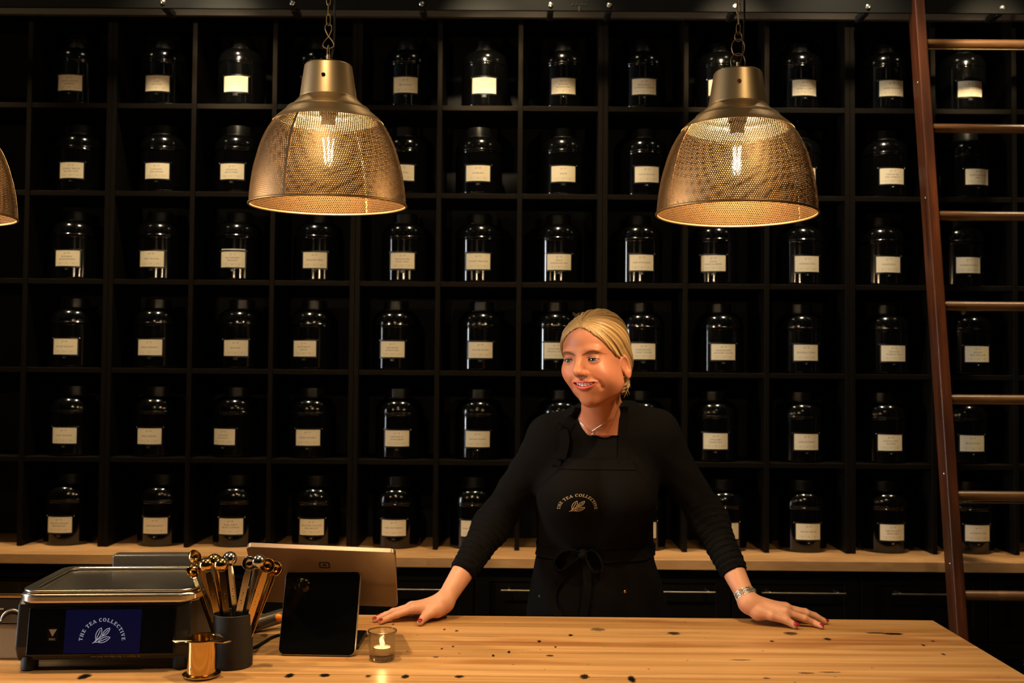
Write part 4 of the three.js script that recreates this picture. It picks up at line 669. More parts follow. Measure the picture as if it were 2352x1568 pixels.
function skinColor(x, y, z) {
  neckHead(x, y, z); const lp = lipD, [a, b, c] = [tmpH[0], tmpH[1], tmpH[2]], s = Math.abs(a); let col = SK.slice();
  const mix = (t, k) => { for (let i = 0; i < 3; i++) col[i] = lerp(col[i], t[i], k); };
  mix([0.40, 0.115, 0.060], 0.55 * Math.exp(-(((s - 0.044) / 0.02) ** 2 + ((b + 0.032) / 0.02) ** 2)) * (c > 0 ? 1 : 0));
  mix([0.42, 0.14, 0.078], 0.3 * Math.exp(-((s / 0.012) ** 2 + ((b + 0.034) / 0.012) ** 2)) * (c > 0.08 ? 1 : 0));
  mix([0.36, 0.16, 0.10], 0.55 * sstep(0.0128, 0.007, Math.hypot((s - EX) * 0.62, (b - 0.002) * 1.15)) * (c > 0.06 ? 1 : 0));
  { const q = clamp((s - 0.0095) / 0.046), by = 0.0115 + 0.0085 * Math.sin(Math.min(1, q / 0.62) * Math.PI / 2) - 0.0080 * sstep(0.58, 1, q), w = lerp(0.0026, 0.0034, sstep(0, 0.25, q)) * (1 - 0.6 * sstep(0.45, 1, q)); if (c > 0.02) mix([0.085, 0.035, 0.016], 0.78 * sstep(w * 1.35, w * 0.4, Math.abs(b - by)) * sstep(0.006, 0.011, s) * sstep(0.060, 0.050, s)); }
  mix([0.40, 0.045, 0.045], sstep(0.0012, -0.0006, lp));
  if (c > 0.03 && s < MW * 0.92 && Math.abs(b - mouthY(s)) < 0.0060 && c < zMouth(s) - 0.0055) col = [0.10, 0.02, 0.018];
  const m = fbm(x * 90, y * 90 + z * 70, 2) - 0.4; return col.map(v => v * (1 + 0.10 * m));
}
M.skin = new THREE.MeshPhysicalMaterial({ vertexColors: true, roughness: 0.46, specularIntensity: 0.6, sheen: 0 });
// hands
const finger = (...p) => p;
const HAND = {
  R: { w: A.R.w, heel: [at(1004, 1400, 2.415), at(1012, 1398, 2.45)],
    f: [[at(951, 1397, 2.405), at(911, 1411, 2.397), at(890, 1420, 2.394), onCounter(875, 1427, 0.0068)], [at(946, 1393, 2.424), at(903, 1405, 2.415), at(880, 1415, 2.411), onCounter(861, 1423, 0.0068)], [at(951, 1394, 2.442), at(908, 1404, 2.436), at(886, 1411, 2.434), onCounter(870, 1416.5, 0.0066)], [at(960, 1398, 2.457), at(924, 1407, 2.454), at(906, 1411, 2.452), onCounter(893, 1414, 0.006)]],
    t: [at(1001, 1398, 2.412), at(988, 1409, 2.398), at(973, 1419, 2.388), onCounter(965, 1429, 0.0085)] },
  L: { w: A.L.w, heel: [at(1741, 1406, 2.408), at(1733, 1400, 2.445)],
    f: [[at(1803, 1406, 2.395), at(1848, 1420, 2.390), at(1870, 1430, 2.389), onCounter(1887, 1438, 0.0068)], [at(1806, 1398, 2.414), at(1853, 1409, 2.414), at(1878, 1418, 2.418), onCounter(1896, 1427, 0.0068)], [at(1803, 1395, 2.432), at(1849, 1405, 2.434), at(1872, 1413, 2.438), onCounter(1888, 1422.5, 0.0066)], [at(1794, 1396, 2.447), at(1832, 1405, 2.450), at(1850, 1411, 2.452), onCounter(1864, 1419, 0.006)]],
    t: [at(1744, 1405, 2.405), at(1772, 1414, 2.388), at(1806, 1424, 2.380), onCounter(1826, 1436, 0.0085)] },
};
function handF(k) {
  const H = HAND[k], a = A[k];
  return (x, y, z) => {
    let d = cap(x, y, z, a.e, H.w, 0.0385, 0.0215);
    d = smin(d, cap(x, y, z, H.w, H.heel[0], 0.020, 0.0175), 0.016); d = smin(d, cap(x, y, z, H.w, H.heel[1], 0.020, 0.0165), 0.016);
    for (let i = 0; i < 4; i++) { d = smin(d, cap(x, y, z, H.w, H.f[i][0], 0.0165, [0.0115, 0.0115, 0.011, 0.0098][i]), 0.012); d = smin(d, cap(x, y, z, H.heel[i < 2 ? 0 : 1], H.f[i][0], 0.0145, 0.0105), 0.010); }
    let t = 1; const T = H.t; t = cap(x, y, z, T[0], T[1], 0.0145, 0.0108); t = smin(t, cap(x, y, z, T[1], T[2], 0.0108, 0.0094), 0.004); t = smin(t, cap(x, y, z, T[2], T[3], 0.0094, 0.0082), 0.004); d = smin(d, t, 0.009);
    const dd = d; let best = d;
    for (let i = 0; i < 4; i++) { const F = H.f[i], g = [1, 1, 0.96, 0.86][i]; let q = cap(x, y, z, F[0], F[1], 0.0102 * g, 0.0086 * g); q = smin(q, sph(x - F[1].x, y - F[1].y, z - F[1].z, 0.0089 * g), 0.003); q = smin(q, cap(x, y, z, F[1], F[2], 0.0084 * g, 0.0074 * g), 0.003); q = smin(q, cap(x, y, z, F[2], F[3], 0.0076 * g, 0.0066 * g), 0.003); best = Math.min(best, smin(dd, q, 0.006)); }
    return best;
  };
}
const handColor = (x, y, z) => { const m = fbm(x * 70, y * 70 + z * 60, 3) - 0.45; return [0.60 * (1 + 0.12 * m), 0.285 * (1 + 0.2 * m), 0.165 * (1 + 0.22 * m)]; };
const geos = [];
geos.push(nets(skinAll, [HC.x - 0.13, 1.345, HC.z - 0.16], [HC.x + 0.14, HC.y + 0.12, HC.z + 0.14], 0.0016, skinColor));
geos.push(nets((x, y, z) => smin(smin(bodyCore(x, y, z), cap(x, y, z, neckTop, neckBase, 0.045, 0.049), 0.03), arms(x, y, z), 0.02) + 0.003, [-0.25, 0.38, -2.82], [0.70, 1.36, -2.36], 0.011, () => SK));
for (const k of ['R', 'L']) { const c = A[k].cuff, H = HAND[k], xs = [c, ...H.f.flat(), ...H.t, H.w].map(p => p.x), zz = [c, ...H.f.flat(), ...H.t, H.w].map(p => p.z); geos.push(nets(handF(k), [Math.min(...xs) - 0.035, CY - 0.006, Math.min(...zz) - 0.03], [Math.max(...xs) + 0.035, c.y + 0.035, Math.max(...zz) + 0.03], 0.0022, handColor)); }
const joinC = list => { let nv = 0, ni = 0; for (const g of list) { nv += g.attributes.position.count; ni += g.index.count; } const o = new THREE.BufferGeometry(), P = new Float32Array(nv * 3), N = new Float32Array(nv * 3), C = new Float32Array(nv * 3), I = new Uint32Array(ni); let a = 0, b = 0; for (const g of list) { P.set(g.attributes.position.array, a * 3); N.set(g.attributes.normal.array, a * 3); C.set(g.attributes.color.array, a * 3); const ix = g.index.array; for (let i = 0; i < ix.length; i++) I[b + i] = ix[i] + a; a += g.attributes.position.count; b += ix.length; } o.setAttribute('position', new THREE.BufferAttribute(P, 3)); o.setAttribute('normal', new THREE.BufferAttribute(N, 3)); o.setAttribute('color', new THREE.BufferAttribute(C, 3)); o.setIndex(new THREE.BufferAttribute(I, 1)); return o; };
part('body', toP(joinC(geos)), M.skin, person);
// face details in the head's own axes
const headG = g => toP(g.applyMatrix4(Rh).translate(HC.x, HC.y, HC.z));
for (const s of [-1, 1]) {
  const gaze = -0.13, dir = g => g.rotateX(0.02).rotateY(gaze).translate(s * EX, 0, EZ);
  const capS = (r, th) => new THREE.SphereGeometry(r, 24, 10, 0, Math.PI * 2, 0, th).rotateX(Math.PI / 2);
  const e = part('eye', headG(ball(ER, s * EX, 0, EZ, 24)), std({ color: lin(0.62, 0.56, 0.50), roughness: 0.12, clearcoat: 1, clearcoatRoughness: 0.03 }), person);
  part('iris', headG(dir(capS(ER + 0.00025, 0.56))), std({ color: lin(0.085, 0.10, 0.10), roughness: 0.2, clearcoat: 1, clearcoatRoughness: 0.02 }), e); part('pupil', headG(dir(capS(ER + 0.0004, 0.22))), std({ color: lin(0.004, 0.004, 0.004), roughness: 0.08, clearcoat: 1, clearcoatRoughness: 0.02 }), e);
  const lash = [], lr = [], low = [], lor = []; for (let i = 0; i <= 14; i++) { const t = i / 14 * 2 - 1, dx = t * 0.0145, q = dx + 0.0005, yy = Math.sqrt(0.0235 ** 2 - q * q) - 0.0191 - 0.0006 - (dx > 0 ? -0.06 * dx : 0.10 * dx); lash.push(V(s * (EX + dx), yy + 0.0003, EZ + Math.sqrt(Math.max(0, 0.0141 ** 2 - dx * dx * 0.72 - yy * yy)))); lr.push(0.0004 + 0.0007 * (1 - t * t) + (t > 0.3 ? 0.0003 : 0)); }
  part('eyelash', headG(tubeVar(lash, lr, 6)), std({ color: lin(0.02, 0.012, 0.008), roughness: 0.6 }), person);
}
{
  const tg = []; const tw = [0.0082, 0.0066, 0.0072, 0.0064, 0.006]; for (const s of [-1, 1]) { let x = 0; tw.forEach((w, i) => { const c = x + w / 2; x += w; const z = zMouth(c) - 0.0075 - 0.0006 * i, y = mouthY(c) + 0.0008 + 0.0004 * i; const g = new RoundedBoxGeometry(w * 1.0, 0.0098 - 0.0006 * i, 0.004, 3, 0.0016); place(g, s * c + 0.0100, y + 0.0002, z + 0.0012, 0, s * c * 28); tg.push(g); }); }
  part('teeth', headG(merge(tg)), std({ color: lin(0.70, 0.60, 0.46), roughness: 0.18, clearcoat: 0.5 }), person);
}
// hair: a swept back cap with strand ridges, and a low knot
const HA = V(0, 0.092, 0.068), HB = V(0, -0.052, -0.100), ax = HB.clone().sub(HA).normalize(), ux = V(1, 0, 0), un = ax.clone().cross(ux);
const strand = (x, y, z) => { const p = V(x - HA.x, y - HA.y, z - HA.z); return [Math.atan2(p.dot(ux), p.dot(un) * -1 * Math.sign(un.y) * -1), p.dot(ax)]; };
const hairLine = [[0, 0.076], [0.14, 0.0735], [0.31, 0.066], [0.63, 0.045], [0.87, 0.024], [1.10, 0.010], [1.40, 0.002], [1.68, 0.0], [1.9, -0.03], [2.2, -0.066], [3.2, -0.080]];
const yHair = phi => { let i = 0; while (i < hairLine.length - 2 && phi > hairLine[i + 1][0]) i++; const [a, b] = [hairLine[i], hairLine[i + 1]]; return lerp(a[1], b[1], clamp((phi - a[0]) / (b[0] - a[0]))); };
const ridge = (a, l) => { const n = noise(l * 12 + 5, a * 3 + 11) * 2.2, w = 0.6 + 0.8 * noise(a * 5 + 40, l * 6); return (0.0011 * Math.sin(a * 31 + n) + 0.0008 * Math.sin(a * 67 - n * 1.4)) * w - 0.0017 * sstep(0.72, 0.95, noise(a * 19 + 2, l * 5)); };
const skullF = (x, y, z) => smin(smin(ell(x, y - 0.022, z + 0.012, 0.0695, 0.088, 0.092), ell(x, y + 0.036, z - 0.026, 0.0540, 0.074, 0.055), 0.035), ell(x, y - 0.045, z - 0.030, 0.059, 0.052, 0.053), 0.025);
function hairL(x, y, z) {
  let d = Math.min(skullF(x, y, z) - 0.0042 - 0.004 * sstep(0.06, -0.02, z) * sstep(0.01, 0.05, y), ell(x, y - 0.022, z + 0.014, 0.0750, 0.0925, 0.0975));
  d = smin(d, ell(x, y + 0.012, z + 0.050, 0.070, 0.066, 0.062), 0.03);
  d = smin(d, ell(x, y - 0.070, z + 0.042, 0.052, 0.045, 0.058), 0.035);
  const [a, l] = strand(x, y, z);
  d -= ridge(a, l) * sstep(0.0, 0.03, l);
  d += 0.0035 * Math.exp(-((x / 0.0035) ** 2)) * sstep(-0.06, 0.02, z) * (y > 0.05 ? 1 : 0);
  d = smax(d, yHair(Math.atan2(Math.abs(x), z)) - y + 0.0012 * Math.sin(a * 60), 0.006);
  return d;
}
const KN = toHead(...at(1421, 884, 2.50).toArray(), [0, 0, 0]);
function knotL(x, y, z) { const dx = x - KN[0], dy = y - KN[1], dz = z - KN[2]; let d = ell(dx, dy, dz, 0.027, 0.025, 0.023); const a = Math.atan2(dy, dx), r = Math.hypot(dx, dy); d -= 0.0022 * Math.sin(a * 5 + r * 260 + noise(x * 80, y * 80) * 3) + 0.0012 * Math.sin(a * 13 - r * 320 + dz * 200); return d; }
const hairCol = (x, y, z) => { toHead(x, y, z, tmpH); const [a, l] = strand(...tmpH); const n = fbm(a * 26 + 3, l * 9, 3), m = noise(a * 48, l * 8); const t = clamp(0.05 + 1.0 * (n - 0.2) + 0.35 * (m - 0.5) + 190 * ridge(a, l) + 0.25 * sstep(0.05, 0.0, l)); return [lerp(0.17, 0.58, t), lerp(0.092, 0.37, t), lerp(0.032, 0.155, t)]; };
M.hair = new THREE.MeshPhysicalMaterial({ vertexColors: true, roughness: 0.42, specularIntensity: 0.7 });
const hairW = f => (x, y, z) => { toHead(x, y, z, tmpH); return f(tmpH[0], tmpH[1], tmpH[2]); };
const hairO = part('hair', toP(nets(hairW(hairL), [HC.x - 0.12, HC.y - 0.12, HC.z - 0.16], [HC.x + 0.13, HC.y + 0.15, HC.z + 0.13], 0.0016, hairCol)), M.hair, person, 'blonde hair parted in the middle and swept back');
{ const k = hw(...KN); part('hair_knot', toP(nets(hairW(knotL), [k.x - 0.05, k.y - 0.05, k.z - 0.05], [k.x + 0.05, k.y + 0.05, k.z + 0.05], 0.002, hairCol)), M.hair, hairO, 'loose low knot of hair'); }
{ // loose wisps
  const w = []; for (let i = 0; i < 34; i++) { const k = i < 16; const a = k ? V(KN[0] + (rnd() - 0.3) * 0.045, KN[1] + (rnd() - 0.5) * 0.045, KN[2] + 0.012) : V((rnd() - 0.5) * 0.09, 0.100 + rnd() * 0.006, lerp(-0.05, 0.05, rnd())), d = k ? V(rnd() - 0.5, rnd() - 0.6, rnd() - 0.5).multiplyScalar(0.045) : V((rnd() - 0.6) * 0.03, 0.004 + rnd() * 0.012, -0.012 * rnd()); const pts = [a.clone(), a.clone().addScaledVector(d, 0.5).add(V(0, k ? -0.004 : 0.005, 0)), a.clone().add(d)]; w.push(tube(pts, 0.00028, 4, false, 6)); }
  const nape = []; for (let i = 0; i < 6; i++) nape.push(tube([V(0.066, -0.035 - i * 0.004, -0.035), V(0.075, -0.058 - i * 0.003, -0.035 + i * 0.003), V(0.066, -0.078 - i * 0.003, -0.034 + i * 0.004)], 0.0003, 4, false, 8));
  part('wisps', headG(merge([...w, ...nape])), std({ color: lin(0.42, 0.27, 0.11), roughness: 0.5 }), hairO);
}
{ // earring
  const q = V(0.0750, -0.043, 0.000); part('earring', headG(place(new THREE.TorusGeometry(0.0052, 0.0007, 6, 24), q.x + 0.002, q.y - 0.004, q.z, 0, 1.2)), M.gold, person);
}
// ---- clothes
M.cloth = std({ color: lin(0.0026, 0.0023, 0.0022), roughness: 0.95, specularIntensity: 0.2 });
M.apron = std({ color: lin(0.0027, 0.0022, 0.0020), roughness: 0.95, specularIntensity: 0.2 });
const neckC = at(1378, 930, 2.47);
function shirtF(x, y, z) {
  let d = bodyCore(x, y, z) - 0.0075, wr = 0; 
  for (const k of ['R', 'L']) {
    const a = A[k], fx = a.w.x - a.e.x, fy = a.w.y - a.e.y, fz = a.w.z - a.e.z, L2 = fx * fx + fy * fy + fz * fz, t = ((x - a.e.x) * fx + (y - a.e.y) * fy + (z - a.e.z) * fz) / L2, tc = ((a.cuff.x - a.e.x) * fx + (a.cuff.y - a.e.y) * fy + (a.cuff.z - a.e.z) * fz) / L2;
    let q = cap(x, y, z, a.s, a.e, 0.0530, 0.0440); q = smin(q, cap(x, y, z, a.e, a.cuff, 0.0455, 0.0340), 0.03);
    const n = noise(x * 40 + 3, z * 40 + y * 25) * 3.2; q -= (0.0016 * Math.sin(t * 95 + n) + 0.0009 * Math.sin(t * 170 - n * 1.6)) * sstep(-0.25, 0.35, t) + 0.0012 * Math.sin(y * 90 + x * 60 + n) * sstep(0.3, -0.3, t);
    q = smax(q, (t - tc) * Math.sqrt(L2), 0.004);
    d = smin(d, q, 0.035);
  }
  d -= 0.0012 * (noise(x * 26, y * 17 + z * 9) - 0.5);
  const dx = x - neckC.x, cut = neckC.y + 0.030 * Math.pow(Math.abs(dx) / 0.070, 2.2) + Math.max(0, (neckC.z - 0.02 - z)) * 0.42;
  if (Math.abs(dx) < 0.12) d = smax(d, y - cut, 0.005);
  return smax(d, 0.60 - y, 0.004);
}
const shirt = part('shirt', toP(nets(shirtF, [-0.26, 0.58, -2.83], [0.70, 1.46, -2.38], 0.0056)), M.cloth, person, 'black long-sleeved top');
part('trousers', toP(nets((x, y, z) => smin(smin(cap(x, y, z, V(0.12, 0.75, -2.66), V(0.10, 0.10, -2.68), 0.095, 0.055), cap(x, y, z, V(0.31, 0.75, -2.66), V(0.33, 0.10, -2.68), 0.095, 0.055), 0.02), Math.max(torso(x, y, z) - 0.004, y - 0.98), 0.04), [-0.02, 0.05, -2.86], [0.46, 1.02, -2.46], 0.014)), M.cloth, person);
for (const x of [0.10, 0.33]) part('shoe', toP(nets((a, b, c) => Math.max(smin(ell(a - x, b - 0.03, c + 2.60, 0.045, 0.045, 0.12), cap(a, b, c, V(x, 0.05, -2.68), V(x, 0.12, -2.68), 0.045, 0.045), 0.03), 0.001 - b), [x - 0.07, -0.01, -2.76], [x + 0.07, 0.18, -2.45], 0.008)), M.plastic, person);
// apron: a sheet wrapped round the torso
const torsoAt = y => { let i = 0; while (i < TOR.length - 2 && y > TOR[i + 1][0]) i++; const a = TOR[i], b = TOR[i + 1], t = clamp((y - a[0]) / (b[0] - a[0])); return [lerp(a[1], b[1], t), lerp(a[2], b[2], t)]; };
const rAt = (y, phi, off) => { const [cx, cz] = torsoAt(y); let r = 0.34; for (let i = 0; i < 50; i++) { const d = torso(cx + r * Math.sin(phi), y, cz + r * Math.cos(phi)) - off; r -= d * 0.8; if (d < 1e-4) break; } return [cx, cz, r]; };
const PH0 = -0.07;
const foldOff = (y, phi) => 0.013 + 0.004 * sstep(1.05, 0.7, y) + (0.0035 * Math.sin(phi * 7 + 1.3 * Math.sin(y * 9)) + 0.002 * Math.sin(phi * 15 + y * 11)) * sstep(1.12, 0.86, y) + 0.0016 * Math.sin(y * 34 + phi * 6) * sstep(1.18, 1.02, y) + 0.004 * Math.exp(-(((y - 1.045) / 0.02) ** 2)) * Math.sin(phi * 9);
const onApron = (y, phi, extra = 0) => { const [cx, cz, r] = rAt(y, phi, foldOff(y, phi) + extra); return V(cx + r * Math.sin(phi), y, cz + r * Math.cos(phi)); };
function sheet(y0, y1, ph, nu, nv, extra, thick = 0.0022) {
  const pos = [], idx = [], m = nu + 1;
  for (let s = 0; s < 2; s++) for (let j = 0; j <= nv; j++) for (let i = 0; i <= nu; i++) { const y = lerp(y0, y1, j / nv), [pa, pb] = ph(y), p = onApron(y, lerp(pa, pb, i / nu), extra - s * thick); pos.push(p.x, p.y, p.z); }
  const o = m * (nv + 1); for (let j = 0; j < nv; j++) for (let i = 0; i < nu; i++) { const a = j * m + i; idx.push(a, a + m, a + 1, a + 1, a + m, a + m + 1, o + a, o + a + 1, o + a + m, o + a + 1, o + a + m + 1, o + a + m); }
  const edge = (a, b) => idx.push(a, b, a + o, b, b + o, a + o); for (let i = 0; i < nu; i++) { edge(i + 1, i); edge(nv * m + i, nv * m + i + 1); } for (let j = 0; j < nv; j++) { edge(j * m, j * m + m); edge((j + 1) * m + nu, j * m + nu); }
  const g = new THREE.BufferGeometry(); g.setAttribute('position', new THREE.Float32BufferAttribute(pos, 3)); g.setIndex(idx); g.computeVertexNormals(); return toP(g);
}
const bibTop = 1.290, apronEdge = y => { const t = sstep(bibTop, 1.07, y), w = lerp(0.66, 1.75, t); return [PH0 - w, PH0 + w * 0.94]; };
const apron = part('apron', sheet(bibTop, 0.45, apronEdge, 70, 110, 0), M.apron, person, 'black apron with round emblem on the bib');
part('waist_band', sheet(1.058, 1.028, () => [-2.2, 2.2], 60, 4, 0.004), M.apron, apron);
part('hem', sheet(bibTop, bibTop - 0.026, y => { const [a, b] = apronEdge(y); return [a, b]; }, 40, 3, 0.0016), M.apron, apron);
function ribbon(pts, w, side, t = 0.0014) { // flat band along a path; side gives the across direction
  const c = new THREE.CatmullRomCurve3(pts), n = pts.length * 8, pos = [], idx = [];
  for (let i = 0; i <= n; i++) { const p = c.getPointAt(i / n), d = c.getTangentAt(i / n), s = (typeof side === 'function' ? side(i / n) : side).clone(); s.addScaledVector(d, -s.dot(d)).normalize(); const nn = d.clone().cross(s).multiplyScalar(t / 2); for (const [a, b] of [[-1, 1], [1, 1], [1, -1], [-1, -1]]) { const q = p.clone().addScaledVector(s, a * w / 2).addScaledVector(nn, b); pos.push(q.x, q.y, q.z); } }
  for (let i = 0; i < n; i++) for (let k = 0; k < 4; k++) { const a = i * 4 + k, b = i * 4 + (k + 1) % 4; idx.push(a, b, a + 4, b, b + 4, a + 4); }
  const g = new THREE.BufferGeometry(); g.setAttribute('position', new THREE.Float32BufferAttribute(pos, 3)); g.setIndex(idx); const q = g.toNonIndexed(); q.computeVertexNormals(); return q;
}
// front of the clothed chest at a picture position
const chestPt = (px, py, off) => { const c = camera.position, d = at(px, py, 1).sub(c).normalize(); let t = 2.2; for (let i = 0; i < 80; i++) { const p = c.clone().addScaledVector(d, t), q = Math.min(shirtF(p.x, p.y, p.z), smin(neckHead(p.x, p.y, p.z), bodyCore(p.x, p.y, p.z), 0.035)) - off; t += q * 0.7; if (q < 2e-4) break; } return c.clone().addScaledVector(d, t); };
{
  const R = [[1275, 1068], [1282, 1040], [1290, 1010], [1303, 980], [1318, 958], [1330, 940]].map(([a, b]) => chestPt(a, b, 0.004)); const nb = at(1352, 925, 2.56), nc = at(1392, 918, 2.585), nd = at(1424, 920, 2.56);
  part('strap', toP(ribbon([...R, nb, nc], 0.027, t => V(1, 0.35, 0.3 - t * 1.2))), M.apron, apron);
  const L = [[1430, 1066], [1431, 1030], [1432, 1000], [1432, 970], [1432, 948], [1429, 931]].map(([a, b]) => chestPt(a, b, 0.004)); part('strap', toP(ribbon([...L, nd, nc], 0.027, t => V(1, -0.15, -0.3 - t * 0.8))), M.apron, apron);
  const b = chestPt(1291, 985, 0.008); part('buckle', toP(place(merge([box(0.0022, 0.02, 0.002, -0.014, 0, 0), box(0.0022, 0.02, 0.002, 0.014, 0, 0), box(0.03, 0.0022, 0.002, 0, 0.009, 0), box(0.03, 0.0022, 0.002, 0, -0.009, 0)]), b.x, b.y, b.z, 0, 0, -0.6)), M.silver, apron);
  part('strap_end', toP(ribbon([[1292, 988], [1297, 1008], [1294, 1032], [1288, 1054]].map(([x, y]) => chestPt(x, y, 0.0085)), 0.024, V(1, 0.3, 0.2))), M.apron, apron);
  for (const [px, py, m] of [[1437, 1360, 1], [1220, 1369, 0]]) { const c = camera.position, dd = at(px, py, 1).sub(c).normalize(); let best = null, bd = 9; for (let y = 0.9; y < 1.06; y += 0.004) for (let p = -1.2; p < 1.2; p += 0.03) { const q = onApron(y, p, 0.001), e = q.clone().sub(c).cross(dd).length(); if (e < bd) { bd = e; best = [q, p]; } } part('rivet', toP(place(lathe([[0, 0.0018], [0.003, 0.0016], [0.0046, 0]], 16), best[0].x, best[0].y, best[0].z, Math.PI / 2 - 0.1, best[1])), m ? std({ color: lin(0.55, 0.25, 0.12), roughness: 0.3, metalness: 1 }) : M.iron, apron); }
  // tied bow and its hanging ends
  const K = (px, py, o) => { const y = at(px, py, 2.5).y, x = at(px, py, 2.5).x, [cx] = torsoAt(y); return onApron(y, Math.asin(clamp((x - cx) / 0.125, -1, 1)), o); };
  part('apron_tie', toP(merge([ribbon([[1338, 1272], [1322, 1288], [1306, 1322], [1296, 1362], [1300, 1400], [1310, 1420]].map(([a, b], i) => K(a, b, 0.006 + i * 0.001)), 0.02, V(1, 0.2, 0.2)), ribbon([[1340, 1272], [1348, 1300], [1352, 1345], [1349, 1390], [1345, 1425]].map(([a, b], i) => K(a, b, 0.006 + i * 0.001)), 0.02, V(1, 0, 0.1)), ribbon([[1338, 1270], [1318, 1262], [1296, 1276], [1288, 1300], [1300, 1312], [1322, 1290], [1336, 1274]].map(([a, b], i) => K(a, b, 0.008 + (i % 3) * 0.003)), 0.02, V(0.2, 0.4, 1)), ribbon([[1340, 1270], [1358, 1262], [1376, 1280], [1380, 1306], [1366, 1312], [1350, 1290], [1340, 1274]].map(([a, b], i) => K(a, b, 0.008 + (i % 3) * 0.003)), 0.02, V(0.2, 0.4, 1)), ball(0.013, 0, 0, 0, 16).toNonIndexed().translate(...K(1339, 1271, 0.008).toArray())])), M.apron, apron);
  // emblem printed on the bib
  const ec = document.createElement('canvas'); ec.width = 640; ec.height = 480; const c2 = ec.getContext('2d'); c2.clearRect(0, 0, 640, 480); emblem(c2, 320, 370, 228, '#d8bf9e', 62, 9);
  const et = new THREE.CanvasTexture(ec); et.colorSpace = THREE.SRGBColorSpace;
  const ctr = at(1333, 1147, 2.47), [ecx] = torsoAt(ctr.y), r0 = rAt(ctr.y, 0, 0.013)[2], pc = Math.asin((ctr.x - ecx) / r0), hwE = 0.0475, hh = hwE * 0.75, pos = [], uv = [], idx = [], nu = 28, nv = 20;
  for (let j = 0; j <= nv; j++) for (let i = 0; i <= nu; i++) { const p = onApron(ctr.y + lerp(-hh, hh, j / nv), pc + lerp(-hwE, hwE, i / nu) / r0, 0.0009); pos.push(p.x, p.y, p.z); uv.push(i / nu, j / nv); }
  for (let j = 0; j < nv; j++) for (let i = 0; i < nu; i++) { const a = j * (nu + 1) + i; idx.push(a, a + 1, a + nu + 1, a + 1, a + nu + 2, a + nu + 1); }
  const eg = new THREE.BufferGeometry(); eg.setAttribute('position', new THREE.Float32BufferAttribute(pos, 3)); eg.setAttribute('uv', new THREE.Float32BufferAttribute(uv, 2)); eg.setIndex(idx); eg.computeVertexNormals();
  part('emblem', toP(eg), std({ color: lin(0.55, 0.55, 0.55), map: et, transparent: true, roughness: 0.8 }), apron, 'tan arched shop lettering over a sprig of leaves');
}
{ // necklace
  const pts = [[1326, 962], [1335, 972], [1346, 983], [1357, 990], [1371, 982], [1389, 971], [1407, 960]].map(([a, b]) => chestPt(a, b, 0.0015)), n = part('necklace', toP(tube(pts, 0.0006, 6, false, 60)), M.silver, person, 'fine silver chain with open heart');
  const h = chestPt(1357, 993, 0.0025), hp = []; for (let i = 0; i < 28; i++) { const a = i / 28 * Math.PI * 2; hp.push(V(h.x + 0.00045 * 16 * Math.sin(a) ** 3 * 0.85, h.y - 0.001 + 0.00045 * (13 * Math.cos(a) - 5 * Math.cos(2 * a) - 2 * Math.cos(3 * a) - Math.cos(4 * a)) * 0.95, h.z + 0.001)); }
  part('heart_pendant', toP(tube(hp, 0.0008, 6, true, 60)), M.silver, n);
}
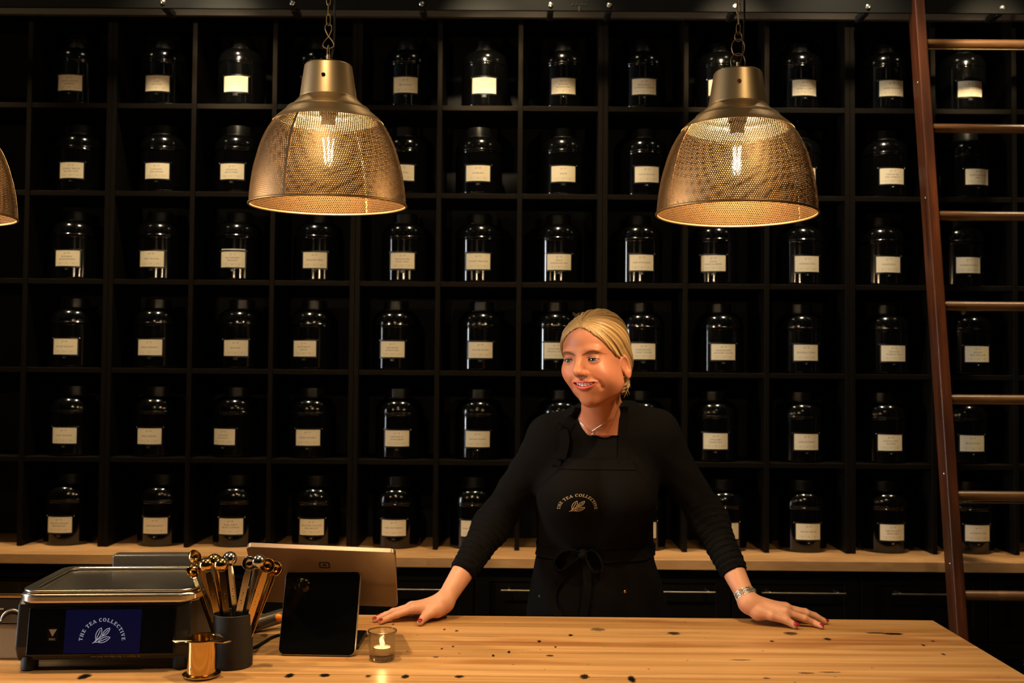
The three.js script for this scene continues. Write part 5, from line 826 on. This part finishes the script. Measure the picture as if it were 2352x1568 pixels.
{ // watch on her left wrist
  const a = A.L, c = a.e.clone().lerp(a.w, 0.905), t = a.w.clone().sub(a.e).normalize(), tr = lerp(0.0385, 0.0215, 0.905) + 0.0012, u = V(0, 0, 1).addScaledVector(t, -t.z).normalize(), w = t.clone().cross(u), links = [], wm = std({ color: lin(0.46, 0.40, 0.31), roughness: 0.24, metalness: 1 });
  const N = 34; for (let i = 0; i < N; i++) { const an = i / N * Math.PI * 2; for (const [o, L] of [[-0.0070, 0.0032], [-0.0035, 0.0033], [0, 0.0033], [0.0035, 0.0033], [0.0070, 0.0032]]) { const g = new RoundedBoxGeometry(Math.PI * 2 * tr / N * 0.86, L, 0.0022, 2, 0.0008), nrm = u.clone().multiplyScalar(Math.cos(an)).addScaledVector(w, Math.sin(an)), tg = nrm.clone().cross(t).negate(); g.applyMatrix4(new THREE.Matrix4().makeBasis(tg, t, nrm)); const p = c.clone().addScaledVector(nrm, tr).addScaledVector(t, o).addScaledVector(tg, Math.abs(Math.abs(o) - 0.0035) < 1e-4 ? 0 : Math.PI * tr / N); links.push(g.translate(p.x, p.y, p.z)); } }
  const wt = part('wristwatch', toP(merge(links)), wm, person, 'linked steel bracelet watch');
  const nr = u.clone().multiplyScalar(-0.45).addScaledVector(w, w.x > 0 ? 0.9 : -0.9).normalize(), cg = lathe([[0, 0.0062], [0.010, 0.0062], [0.0118, 0.005], [0.0125, 0.002], [0.0120, 0]], 32); cg.applyQuaternion(new THREE.Quaternion().setFromUnitVectors(V(0, 1, 0), nr)); const cp = c.clone().addScaledVector(nr, tr - 0.001); part('watch_case', toP(cg.translate(cp.x, cp.y, cp.z)), wm, wt);
}
// painted nails
M.nail = std({ color: lin(0.30, 0.008, 0.018), roughness: 0.15, clearcoat: 1, clearcoatRoughness: 0.05 });
for (const k of ['R', 'L']) for (const [i, F] of [...HAND[k].f, HAND[k].t].entries()) {
  const tip = F[3], d = F[3].clone().sub(F[2]).normalize(), th = i === 4; let up = V(0, 1, th ? 0.9 : 0.25); if (th) up.x += k === 'R' ? -0.2 : 0.2; up.addScaledVector(d, -up.dot(d)).normalize(); const sx = d.clone().cross(up), r = [0.0068, 0.0068, 0.0065, 0.0058, 0.0083][i];
  const g = new THREE.SphereGeometry(1, 16, 10, 0, Math.PI * 2, 0, Math.PI * 0.5).scale(r * 0.74, r * 0.42, r * (th ? 0.95 : 0.9)); g.applyMatrix4(new THREE.Matrix4().makeBasis(sx, up, d.clone().negate())); const p = tip.clone().addScaledVector(up, r * 0.72).addScaledVector(d, r * 0.12); part('fingernail', toP(g.translate(p.x, p.y, p.z)), M.nail, person);
}
renderer.render(scene, camera);
